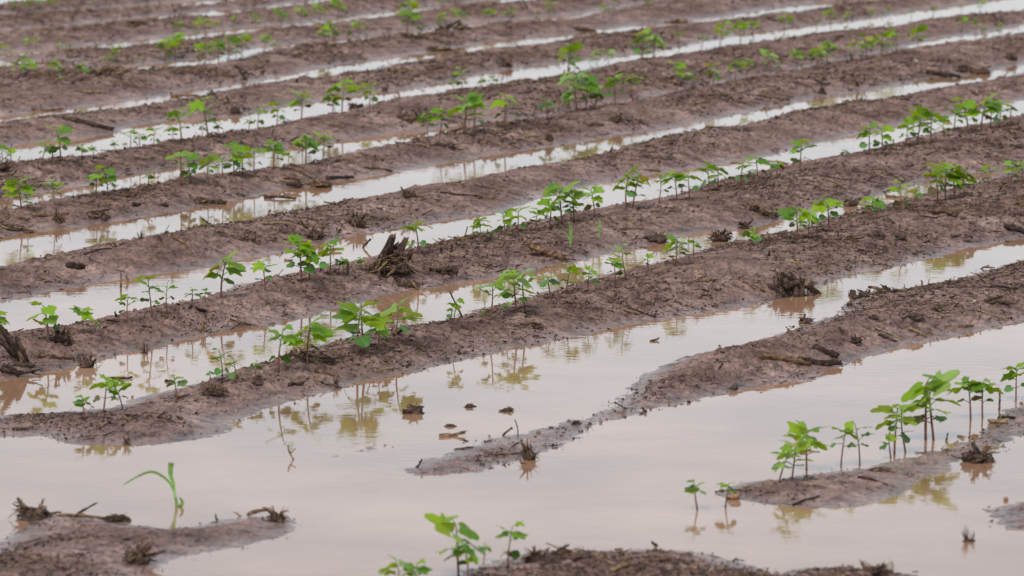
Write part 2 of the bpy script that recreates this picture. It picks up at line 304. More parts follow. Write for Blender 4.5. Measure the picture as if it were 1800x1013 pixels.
def grid_axis():
    t = np.linspace(-1, 1, 860)
    o = 1 + np.cumsum(.010 * 1.16 ** np.arange(1, 52))
    return np.concatenate([-o[::-1], t, o])
def build_ground():
    ys = [12.6]
    while ys[-1] < 36: ys.append(ys[-1] + .0062 * (ys[-1] / 14) ** .9)
    st = .012
    while ys[-1] < 900: st *= 1.10; ys.append(ys[-1] + st)
    y0 = [12.6]; st = .01
    while y0[-1] > -60: st *= 1.14; y0.append(y0[-1] - st)
    ys = np.array(y0[:0:-1] + ys)
    t = grid_axis()
    wd = np.interp(ys, [-60, 10, 13, 36, 900], [1.5, 1.5, 1.55, 3.9, 12.0])
    X = t[None, :] * wd[:, None]; Y = np.repeat(ys[:, None], len(t), 1)
    Z = height(X.ravel(), Y.ravel()).reshape(X.shape)
    # where the sheet is coarse, only the ridges remain
    nr, nc = X.shape
    co = np.stack([X.ravel(), Y.ravel(), Z.ravel()], 1).astype(np.float32)
    i = np.arange((nr - 1))[:, None] * nc + np.arange(nc - 1)[None, :]
    q = np.stack([i, i + 1, i + nc + 1, i + nc], -1).reshape(-1, 4).astype(np.int32)
    me = bpy.data.meshes.new('ground')
    me.vertices.add(len(co)); me.vertices.foreach_set('co', co.ravel())
    me.loops.add(q.size); me.loops.foreach_set('vertex_index', q.ravel())
    me.polygons.add(len(q)); me.polygons.foreach_set('loop_start', np.arange(0, q.size, 4, dtype=np.int32))
    me.polygons.foreach_set('loop_total', np.full(len(q), 4, np.int32))
    me.update(calc_edges=True); me.polygons.foreach_set('use_smooth', np.ones(len(q), bool))
    me.materials.append(M['mud'])
    o = bpy.data.objects.new('ground', me); COL.objects.link(o); o['kind'] = 'structure'
    o['label'] = 'ridged reddish brown mud field'
    print('ground verts', len(co))
build_ground()
def build_water():
    me = bpy.data.meshes.new('water')
    me.from_pydata([(-700, -60, 0), (700, -60, 0), (700, 900, 0), (-700, 900, 0)], [], [(0, 1, 2, 3)])
    me.materials.append(M['water'])
    o = bpy.data.objects.new('water', me); COL.objects.link(o); o['kind'] = 'structure'
    o['label'] = 'muddy flood water between the ridges'
build_water()
#@@OBJECTS
# ------------------------------------------------------------------ placing things on the ground
def ground_hit(px, py):
    """the point of the field seen at this spot of the survey"""
    a = (px - 900) / F; b = -(py - 506.5) / F
    dx, dy, dz = a, CP + b * SP, -SP + b * CP
    t0 = (.16 - HC) / dz; t1 = (-.002 - HC) / dz
    t = np.linspace(t0, t1, 260)
    X, Y, Zr = dx * t, dy * t, HC + dz * t
    h = np.maximum(height(X, Y), 0)
    k = np.nonzero(Zr <= h)[0]
    i = k[0] if len(k) else len(t) - 1
    return Vector((X[i], Y[i], max(h[i], 0.0)))
def hz(x, y): return float(height(np.array([x]), np.array([y]))[0])
def depth_of(p): return p.y * CP - (p.z - HC) * SP
def at_depth_of(p, px, py):
    """point in the upright plane through p seen at px, py"""
    a = (px - 900) / F; b = -(py - 506.5) / F
    t = p.y / (CP + b * SP)
    return Vector((a * t, p.y, HC + t * (-SP + b * CP)))

# ------------------------------------------------------------------ small mesh kit
class MB:
    def __init__(self): self.v = []; self.f = []; self.m = []; self.a = []
    def tube(self, pts, rad, n=6, mi=0, rng=None, rough=0.0, jag=0.0, cap=True):
        pts = [Vector(p) for p in pts]; b0 = len(self.v); k = len(pts)
        T = []
        for i in range(k):
            t = pts[min(i + 1, k - 1)] - pts[max(i - 1, 0)]
            T.append(t.normalized() if t.length > 1e-9 else Vector((0, 0, 1)))
        up = Vector((0, 0, 1)) if abs(T[0].z) < .9 else Vector((1, 0, 0))
        A = T[0].cross(up).normalized()
        lob = [1 + (rng.uniform(-rough, rough) * 1.3 if rng else 0) for _ in range(n)]
        for i in range(k):
            A = (A - T[i] * A.dot(T[i])); A = A.normalized() if A.length > 1e-9 else T[i].orthogonal().normalized()
            B = T[i].cross(A); r = rad[i] if hasattr(rad, '__len__') else rad
            for j in range(n):
                an = 2 * math.pi * j / n
                rr = r * lob[j] * (1 + (rng.uniform(-rough, rough) * .45 if rng else 0))
                p = pts[i] + (A * math.cos(an) + B * math.sin(an)) * rr
                if jag and rng and i in (0, k - 1): p += T[i] * rng.uniform(-jag, jag)
                self.v.append(p); self.a.append(0.0)
        for i in range(k - 1):
            for j in range(n):
                q = b0 + i * n + j; s = b0 + i * n + (j + 1) % n
                self.f.append((q, s, s + n, q + n)); self.m.append(mi)
        if cap:
            for i, rv in ((0, True), (k - 1, False)):
                c = len(self.v); r = rad[i] if hasattr(rad, '__len__') else rad
                self.v.append(pts[i] + T[i] * (r * .3 * (-1 if rv else 1))); self.a.append(0.0)
                for j in range(n):
                    q = b0 + i * n + j; s = b0 + i * n + (j + 1) % n
                    self.f.append((s, q, c) if rv else (q, s, c)); self.m.append(mi)
    def lump(self, c, r, rng, mi=0, nu=12, nv=8, amp=.35, flat=.6):
        b0 = len(self.v); c = Vector(c)
        rx, ry, rz = r
        ph = [(rng.uniform(0, 6.28), rng.uniform(1, 4), rng.uniform(1, 5)) for _ in range(7)]
        for i in range(nv + 1):
            th = math.pi * i / nv
            for j in range(nu):
                an = 2 * math.pi * j / nu
                d = Vector((math.sin(th) * math.cos(an), math.sin(th) * math.sin(an), math.cos(th)))
                k = 1 + amp * sum(math.sin(p + f * an + g * th * 2) for p, f, g in [(p, round(f), g) for p, f, g in ph]) / 3.5 * math.sin(th) + rng.uniform(-.2, .2) * amp * 2 * math.sin(th)
                self.v.append(c + Vector((d.x * rx * k, d.y * ry * k, d.z * rz * k))); self.a.append(0.0)
        for i in range(nv):
            for j in range(nu):
                q = b0 + i * nu + j; s = b0 + i * nu + (j + 1) % nu
                self.f.append((q, q + nu, s + nu, s)); self.m.append(mi)
    def build(self, name, mats, parent=None, smooth=True, origin=None, vein=False):
        if not isinstance(mats, (list, tuple)): mats = [mats]
        if origin is not None:
            origin = Vector(origin)
            vs = [tuple(Vector(p) - origin) for p in self.v]
        else: vs = [tuple(p) for p in self.v]
        me = bpy.data.meshes.new(name); me.from_pydata(vs, [], self.f)
        for m in mats: me.materials.append(m)
        me.polygons.foreach_set('material_index', self.m)
        if smooth: me.polygons.foreach_set('use_smooth', [True] * len(self.f))
        if vein:
            at = me.attributes.new('vein', 'FLOAT', 'POINT'); at.data.foreach_set('value', self.a)
        o = bpy.data.objects.new(name, me); COL.objects.link(o)
        if parent is not None: o.parent = parent
        elif origin is not None: o.location = origin
        return o
def empty(name, loc):
    o = bpy.data.objects.new(name, None); COL.objects.link(o); o.location = loc; o.empty_display_size = .02; return o
def tag(o, label, cat, group=None, kind=None):
    o['label'] = label; o['category'] = cat
    if group: o['group'] = group
    if kind: o['kind'] = kind

# ------------------------------------------------------------------ seedlings (unit height)
def leaf_blade(mb, base, d, L, rng, kind='true', tilt=0.5, roll=0.0, lob=1.0):
    """base point, horizontal heading d (radians), blade length L, tilt = downward pitch of the tip"""
    n = 32; rings = 4
    hd = Vector((math.cos(d), math.sin(d), 0)); fw = hd * math.cos(tilt) - Vector((0, 0, 1)) * math.sin(tilt)
    sd_ = Vector((-math.sin(d), math.cos(d), 0)); nrm = sd_.cross(fw) * -1
    if nrm.z < 0: nrm = -nrm
    sd2 = sd_ * math.cos(roll) + nrm * math.sin(roll); nr2 = nrm * math.cos(roll) - sd_ * math.sin(roll)
    b0 = len(mb.v); mb.v.append(base.copy()); mb.a.append(1.0)
    jagd = [rng.uniform(-.025, .025) for _ in range(n)]; droop = rng.uniform(.02, .30); fold = rng.uniform(-.05, .28); wav = rng.uniform(0, 6.28); wa = rng.uniform(.01, .04)
    veins = (0.0, .95, -.95, 1.95, -1.95)
    for k in range(1, rings + 1):
        s = k / rings
        for j in range(n):
            ph = -math.pi + 2 * math.pi * (j + .5) / n
            a = abs(ph)
            if kind == 'true':
                r = .42 + .24 * math.cos(a) + .32 * math.exp(-(a / .30) ** 2)
                r += .25 * lob * math.exp(-((a - .98) / .22) ** 2) + .13 * math.exp(-((a - 1.95) / .40) ** 2) - .09 * math.exp(-((a - .52) / .15) ** 2) * lob - .05 * math.exp(-((a - 1.5) / .15) ** 2) * lob + jagd[j]
                r += .0 if a < 2.7 else -.05
                r = max(r, .08)
            else:
                r = .42 + .30 * math.cos(a) * 0.55 + .14 * math.sin(a) ** 2; r = max(r, .1) * (1 if a < 2.6 else .7)
            x = math.cos(ph) * r * s; y = math.sin(ph) * r * s
            dv = min(abs(ph - q) for q in veins)
            z = -droop * (x * x * .9 + y * y * .7) + fold * abs(y) * .8 + wa * math.sin(5 * ph + wav) * s * s * 2 + (.0 if dv > .14 else -.018 * s)
            p = base + (fw * x + sd2 * y + nr2 * z) * L
            mb.v.append(p); mb.a.append(max(0, 1 - dv / .13) * (1 - s * .5) if kind == 'true' else max(0, 1 - abs(ph) / .2) * (1 - s))
    for j in range(n):
        mb.f.append((b0, b0 + 1 + j, b0 + 1 + (j + 1) % n)); mb.m.append(0)
    for k in range(rings - 1):
        for j in range(n):
            q = b0 + 1 + k * n + j; s_ = b0 + 1 + k * n + (j + 1) % n
            mb.f.append((q, q + n, s_ + n, s_)); mb.m.append(0)
def make_seedling(seed, leaves, cots, lean=0.0, sr=.017, small=False, stem_green=.5):
    """leaves: list of (height on stem, heading, petiole, blade, tilt); cots the same"""
    rng = random.Random(seed)
    t = empty('cotton_seedling', (0, 0, 0))
    la = rng.uniform(0, 6.28) if lean == 0 else (math.pi if lean < 0 else 0)
    am = abs(lean) + .03; wob = rng.uniform(-.03, .03)
    def sp(s): return Vector((math.cos(la) * am * s ** 1.3 + wob * math.sin(s * 4), math.sin(la) * am * .3 * s + wob * .5 * math.sin(s * 5), s))
    top = max(l[0] for l in leaves) if leaves else .7
    mb = MB(); K = 9
    pts = [sp(top * i / (K - 1)) for i in range(K)]; pts[0].z = -.06
    mb.tube(pts, [sr * (1.15 - .55 * i / (K - 1)) for i in range(K)], 7)
    for i, f in enumerate(mb.f):
        z = sum(mb.v[q].z for q in f) / len(f)
        mb.m[i] = 1 if z > top * stem_green else 0
    mb.build('stem', [M['stem'], M['gstem']], t)
    def blade(h, d, pl, L, tilt, kind, name, mt):
        m = MB(); b = sp(h); el = rng.uniform(.35, .8) if kind == 'true' else rng.uniform(-.05, .5)
        hd = Vector((math.cos(d), math.sin(d), 0))
        e = b + hd * pl * math.cos(el) + Vector((0, 0, pl * math.sin(el)))
        mid = (b + e) / 2 + Vector((0, 0, pl * .08))
        L *= 1.1
        m.tube([b, mid, e], [sr * .5, sr * .38, sr * .3], 5, mi=1)
        leaf_blade(m, e, d + rng.uniform(-.25, .25), L, rng, kind, tilt, rng.uniform(-.5, .5), rng.uniform(.3, 1.2))
        m.build(name, [mt, M['gstem'] if kind == 'true' else M['stem']], t, vein=True)
    for (h, d, pl, L, tilt) in leaves: blade(h, d, pl, L, tilt, 'true', 'leaf', M['leaf'])
    for (h, d, pl, L, tilt) in cots: blade(h, d, pl, L, tilt, 'coty', 'seed_leaf', M['coty'])
    return t

def spec(kind, seed):
    g = random.Random(seed * 31 + ord(kind))
    U = g.uniform
    side = g.choice([0, math.pi])
    def hd(i): return side + math.pi * i + U(-1.0, 1.0) * .9
    if kind in 'blr':
        n = g.choice([5, 6, 6, 7]); P = (.12, .23); B = (.32, .45)
    elif kind == 'm': n = g.choice([4, 5, 5, 6]); P = (.09, .18); B = (.27, .38)
    elif kind == 't': n = g.choice([4, 5, 5]); P = (.09, .17); B = (.20, .29)
    else: n = g.choice([3, 3, 4]); P = (.06, .12); B = (.25, .36)
    lv = []
    for i in range(n):
        f = i / max(1, n - 1)
        lv.append((.90 - f * (.46 if kind in 'blr' else .34) + U(-.03, .03), hd(i), U(*P) * (.55 + .45 * min(1, f + .35)), U(*B) * (.62 if i == 0 else 1) * (.8 if f > .9 and n > 3 else 1), U(-.7, .6)))
    hc = {'s': (.5, .68), 't': (.35, .5)}.get(kind, (.28, .46))
    B2 = {'s': (.32, .42), 't': (.15, .20)}.get(kind, (.18, .27))
    ct = [(U(*hc), side + q + U(-.5, .5), U(.11, .20), U(*B2), U(-.2, .9)) for q in ((0, math.pi) if g.random() < .8 else (0,))]
    lean = {'l': -.36, 'r': .36}.get(kind, U(-.12, .12))
    return (lv, ct, lean, {'s': .028, 't': .016}.get(kind, .0195))
PROTO_SPEC = {'b': [spec('b', i) for i in range(7)], 'm': [spec('m', i) for i in range(9)], 't': [spec('t', i) for i in range(5)], 's': [spec('s', i) for i in range(6)], 'l': [spec('l', i) for i in range(2)], 'r': [spec('r', i) for i in range(2)]}
LOOK = {'b': 'broad-leaved', 'm': 'mid-sized', 't': 'tall thin', 's': 'small low', 'l': 'left-leaning', 'r': 'right-leaning'}
ORD = ['first', 'second', 'third', 'fourth', 'fifth', 'sixth', 'seventh', 'eighth', 'ninth', 'tenth', 'eleventh', 'twelfth', 'thirteenth', 'fourteenth', 'fifteenth', 'sixteenth', 'seventeenth', 'eighteenth', 'nineteenth']
def ordinal(n):
    if n <= 19: return ORD[n - 1]
    tens = ['twent', 'thirt', 'fort', 'fift', 'sixt']; k = n // 10 - 2
    return tens[k] + 'ieth' if n % 10 == 0 else tens[k] + 'y-' + ORD[n % 10 - 1]
# (x, base y, top y, kind) where each seedling stands, row by row from the front
ROWS = [
 ('front row', [(706, 1046, 984, 'b'), (730, 1050, 988, 'm'), (806, 1014, 916, 'b'), (822, 1016, 952, 'b'), (850, 986, 955, 's'), (893, 998, 926, 'm'), (1226, 897, 846, 's'), (1275, 893, 848, 's'), (1370, 849, 784, 'r'), (1392, 842, 776, 'b'), (1418, 828, 750, 'b'), (1478, 821, 744, 't'), (1511, 819, 743, 't'), (1566, 806, 764, 's'), (1572, 799, 714, 'm'), (1592, 795, 711, 't'), (1627, 774, 668, 'b'), (1641, 774, 678, 'm'), (1706, 737, 664, 'm'), (1727, 735, 668, 'm'), (1786, 704, 643, 'm')]),
 ('second row from the front', [(150, 741, 697, 's'), (182, 726, 664, 'm'), (216, 720, 668, 'l'), (312, 703, 660, 's'), (371, 670, 650, 's'), (391, 668, 617, 'm'), (415, 674, 629, 'm'), (450, 669, 634, 's'), (490, 656, 580, 'm'), (541, 642, 567, 'b'), (628, 625, 540, 'm'), (640, 622, 532, 'b'), (664, 616, 570, 'm'), (697, 608, 534, 'b'), (795, 583, 527, 't'), (848, 568, 545, 's'), (862, 563, 498, 'm'), (893, 556, 531, 's'), (908, 550, 478, 'b'), (923, 545, 478, 'm'), (968, 526, 483, 's'), (995, 519, 470, 'm'), (1032, 514, 473, 'm'), (1082, 496, 456, 'm'), (1101, 493, 433, 't'), (1140, 477, 446, 's'), (1188, 470, 419, 'b'), (1218, 450, 420, 's'), (1317, 442, 401, 's'), (1402, 422, 367, 'b'), (1421, 418, 372, 'm'), (1457, 408, 346, 'm'), (1530, 387, 343, 'm'), (1541, 384, 352, 's'), (1583, 374, 322, 'm'), (1606, 367, 330, 's'), (1648, 354, 294, 'm'), (1662, 351, 292, 'b'), (1679, 350, 292, 'm'), (1694, 347, 294, 'b'), (1738, 332, 292, 'm'), (1777, 322, 284, 'm'), (1796, 318, 286, 'b')]),
 ('third row from the front', [(-4, 604, 547, 'm'), (83, 602, 538, 'b'), (147, 588, 541, 'm'), (224, 568, 520, 'm'), (267, 559, 488, 't'), (294, 552, 498, 't'), (337, 539, 506, 's'), (361, 533, 508, 's'), (389, 524, 451, 'b'), (466, 511, 460, 'm'), (530, 497, 424, 'm'), (544, 493, 423, 'b'), (581, 486, 428, 'm'), (605, 481, 454, 's'), (638, 477, 453, 's'), (714, 452, 425, 's'), (735, 447, 387, 'm'), (845, 427, 387, 'm'), (888, 417, 374, 'm'), (911, 413, 367, 'm'), (941, 407, 369, 'm'), (966, 402, 351, 'm'), (988, 395, 325, 'b'), (1009, 392, 330, 'm'), (1046, 382, 330, 'm'), (1101, 366, 302, 'b'), (1112, 366, 306, 'm'), (1158, 359, 308, 't'), (1190, 353, 302, 'm'), (1212, 350, 302, 'm'), (1245, 337, 288, 'm'), (1262, 336, 292, 'b'), (1303, 327, 283, 'm'), (1333, 320, 272, 'm'), (1365, 315, 282, 's'), (1406, 302, 247, 'm'), (1486, 283, 263, 's'), (1528, 272, 221, 'm'), (1551, 271, 222, 'm'), (1592, 257, 213, 'm'), (1612, 254, 197, 'b'), (1636, 252, 195, 'b'), (1660, 242, 205, 'm'), (1676, 232, 185, 'm'), (1700, 234, 177, 'b'), (1725, 230, 172, 'b'), (1741, 226, 180, 'm'), (1757, 222, 178, 'm'), (1776, 215, 182, 's')]),
 ('fourth row from the front', [(38, 369, 315, 'b'), (97, 361, 318, 'm'), (170, 346, 304, 'm'), (188, 344, 297, 'b'), (258, 333, 301, 's'), (318, 326, 268, 'm'), (335, 323, 271, 'm'), (365, 316, 276, 'b'), (392, 313, 280, 's'), (411, 311, 257, 'm'), (427, 309, 257, 'b'), (446, 304, 262, 'm'), (480, 299, 252, 'm'), (506, 292, 268, 's'), (537, 289, 237, 'b'), (568, 279, 234, 'b'), (683, 256, 244, 's'), (752, 239, 200, 'm'), (774, 241, 197, 'm'), (815, 236, 170, 'b'), (831, 235, 180, 'm'), (887, 224, 167, 'm'), (963, 211, 175, 's'), (1005, 199, 167, 's'), (1015, 196, 131, 'b'), (1030, 193, 134, 'm'), (1045, 193, 156, 's'), (1081, 181, 135, 'm'), (1112, 179, 132, 'm'), (1190, 152, 111, 'm'), (1216, 160, 128, 's'), (1254, 151, 112, 'm'), (1291, 141, 106, 'b'), (1312, 141, 106, 'm'), (1356, 126, 91, 'b'), (1400, 119, 90, 'm'), (1437, 123, 83, 'b'), (1454, 116, 72, 'b'), (1500, 106, 72, 'm'), (1523, 104, 66, 'b'), (1550, 100, 57, 'b'), (1578, 95, 58, 'm'), (1612, 84, 48, 'b'), (1690, 57, 30, 'm'), (1715, 62, 34, 'm'), (1757, 60, 42, 'm')]),
 ('fifth row from the front', [(6, 291, 254, 'b'), (22, 293, 262, 's'), (73, 289, 244, 't'), (90, 286, 252, 's'), (107, 284, 224, 'm'), (143, 281, 255, 's'), (164, 280, 256, 's'), (204, 269, 248, 's'), (229, 263, 230, 'm'), (246, 262, 234, 's'), (270, 259, 226, 'm'), (303, 251, 222, 'm'), (319, 251, 194, 'm'), (355, 242, 222, 's'), (366, 243, 176, 'm'), (386, 242, 218, 's'), (436, 233, 208, 's'), (453, 226, 188, 'm'), (487, 221, 181, 'm'), (530, 211, 161, 'b'), (585, 201, 164, 'm'), (601, 201, 145, 'b'), (650, 189, 147, 'm'), (797, 161, 140, 's'), (812, 158, 121, 'm'), (848, 157, 138, 's'), (867, 156, 134, 's'), (998, 130, 80, 'b'), (1050, 117, 90, 'm'), (1070, 114, 88, 'm'), (1129, 106, 57, 'm'), (1148, 100, 60, 'b'), (1194, 83, 54, 'm'), (1233, 84, 60, 's'), (1266, 80, 42, 'b'), (1302, 72, 36, 'b'), (1325, 70, 38, 'm'), (1378, 52, 24, 'b'), (1436, 50, 34, 's'), (1460, 46, 16, 'b'), (1490, 42, 22, 'm'), (1530, 34, 16, 'm'), (1565, 30, 14, 'm'), (1602, 30, 16, 's'), (1640, 28, 10, 's'), (1690, 22, 6, 'm'), (1722, 20, 2, 'b')]),
 ('blurred sixth row from the front', [(8, 98, 76, 'm'), (36, 136, 98, 'b'), (52, 138, 106, 'm'), (94, 141, 108, 'm'), (104, 146, 132, 's'), (142, 142, 112, 's'), (192, 124, 97, 's'), (205, 112, 84, 'm'), (251, 112, 100, 's'), (290, 108, 70, 'b'), (308, 104, 62, 'b'), (362, 108, 76, 'b'), (384, 106, 72, 'm'), (402, 104, 62, 'b'), (425, 96, 62, 'b'), (466, 86, 60, 'm'), (484, 92, 72, 's'), (572, 78, 45, 'b'), (585, 72, 38, 'm'), (610, 74, 50, 's'), (633, 62, 36, 'b'), (716, 62, 18, 'm'), (738, 62, 46, 's'), (776, 50, 24, 'm'), (812, 52, 20, 'b'), (860, 44, 16, 'm'), (896, 42, 16, 'b'), (944, 32, 18, 's'), (968, 30, 4, 'm'), (1060, 32, 8, 's'), (1078, 22, -6, 'm'), (1140, 18, -4, 's')]),
 ('blurred seventh row from the front', [(49, 88, 68, 'm'), (64, 86, 66, 'm'), (102, 90, 76, 'm'), (120, 92, 78, 's'), (312, 58, 38, 'b'), (345, 66, 40, 'm'), (362, 64, 32, 'b'), (376, 60, 38, 'm'), (412, 42, 28, 'm'), (450, 50, 26, 'b'), (495, 50, 20, 'b'), (528, 40, 12, 'b'), (562, 36, 8, 'b'), (594, 30, -2, 'b'), (716, 38, 2, 'b'), (775, 14, -4, 'm')]),
 ('farthest row at the top edge', [(20, 22, 2, 'm'), (46, 22, -2, 'b'), (66, 20, -2, 'm'), (90, 18, -6, 'b'), (130, 14, -8, 'm'), (172, 14, -10, 'm')]),
]
def plant_all():
    protos = {k: [None] * len(v) for k, v in PROTO_SPEC.items()}
    rng = random.Random(77)
    for rname, pts in ROWS:
        if 'fourth' in rname or 'fifth' in rname or 'blurred' in rname:
            ex = []
            for (x, yb, yt, k) in pts:
                if rng.random() < .22 and k != 's': ex.append((x + rng.choice([-1, 1]) * rng.uniform(9, 15), yb + rng.uniform(-2, 2), yb - (yb - yt) * rng.uniform(.35, .6), 's'))
            pts = sorted(pts + ex, key=lambda q: q[0])
        if rname in ('second row from the front', 'third row from the front'):
            ex = [(x + 14 + (i % 3) * 3, yb - 5, yb - 5 - (yb - yt) * .42, 's') for i, (x, yb, yt, k) in enumerate(pts) if i % 5 == 2 and k in 'bm' and x < 1500]
            pts = sorted(pts + ex, key=lambda q: q[0])
        for i, (x, yb, yt, k) in enumerate(pts):
            p = ground_hit(x, yb)
            H = (yb - yt) / F * depth_of(p)
            vi = rng.randrange(len(PROTO_SPEC[k]))
            if protos[k][vi] is None:
                sp = PROTO_SPEC[k][vi]
                o = make_seedling(hash(k) % 1 + ord(k) * 10 + vi, sp[0], sp[1], sp[2], sp[3])
                protos[k][vi] = o; pr = o
            else:
                pr = protos[k][vi]
                o = pr.copy(); COL.objects.link(o)
                for ch in list(pr.children):
                    c = ch.copy(); COL.objects.link(c); c.parent = o
            o.location = p
            o.scale = (H * 1.14, H * 1.14, H * 1.06)
            o.rotation_euler = (rng.uniform(-.06, .06), rng.uniform(-.07, .07), rng.uniform(-.35, .35) + (0 if k in 'lr' else rng.choice([0, 0, 2.9, 3.3])))
            if k in 'mbt' and rng.random() < .3: o.scale.x *= -1
            tag(o, f'{LOOK[k]} cotton seedling, {ordinal(i + 1)} from the left in the {rname}', 'seedling', 'cotton seedlings standing in rows along the ridges')
plant_all()

# ------------------------------------------------------------------ sticks
def stick(p0, p1, rad, mt, seed, name='stick', bend=.06, rough=.22, sides=8, sub=None, seg=9, origin=None):
    rng = random.Random(seed); p0 = Vector(p0); p1 = Vector(p1); L = (p1 - p0).length
    mb = MB(); off = Vector((rng.uniform(-1, 1), rng.uniform(-1, 1), rng.uniform(-.4, .6))) * L * bend
    off2 = Vector((rng.uniform(-1, 1), rng.uniform(-1, 1), rng.uniform(-.5, .5))) * L * bend * .5
    pts = []; rr = []
    for i in range(seg):
        t = i / (seg - 1)
        pts.append(p0.lerp(p1, t) + off * math.sin(math.pi * t) + off2 * math.sin(2 * math.pi * t) + Vector((rng.uniform(-1, 1), rng.uniform(-1, 1), rng.uniform(-1, 1))) * rad * .25)
        rr.append(rad * (1.05 - .35 * t) * rng.uniform(.82, 1.15))
    mb.tube(pts, rr, sides, 0, rng, rough, rad * .9)
    # a few bark splinters and knots
    for _ in range(3 if rad > .003 else 1):
        t = rng.uniform(.1, .9); q = p0.lerp(p1, t) + off * math.sin(math.pi * t)
        d = (p1 - p0).normalized() + Vector((rng.uniform(-.7, .7), rng.uniform(-.7, .7), rng.uniform(-.1, .7)))
        mb.tube([q, q + d.normalized() * rad * rng.uniform(2, 4)], [rad * .45, rad * .12], 5, 0, rng, .2)
    return mb
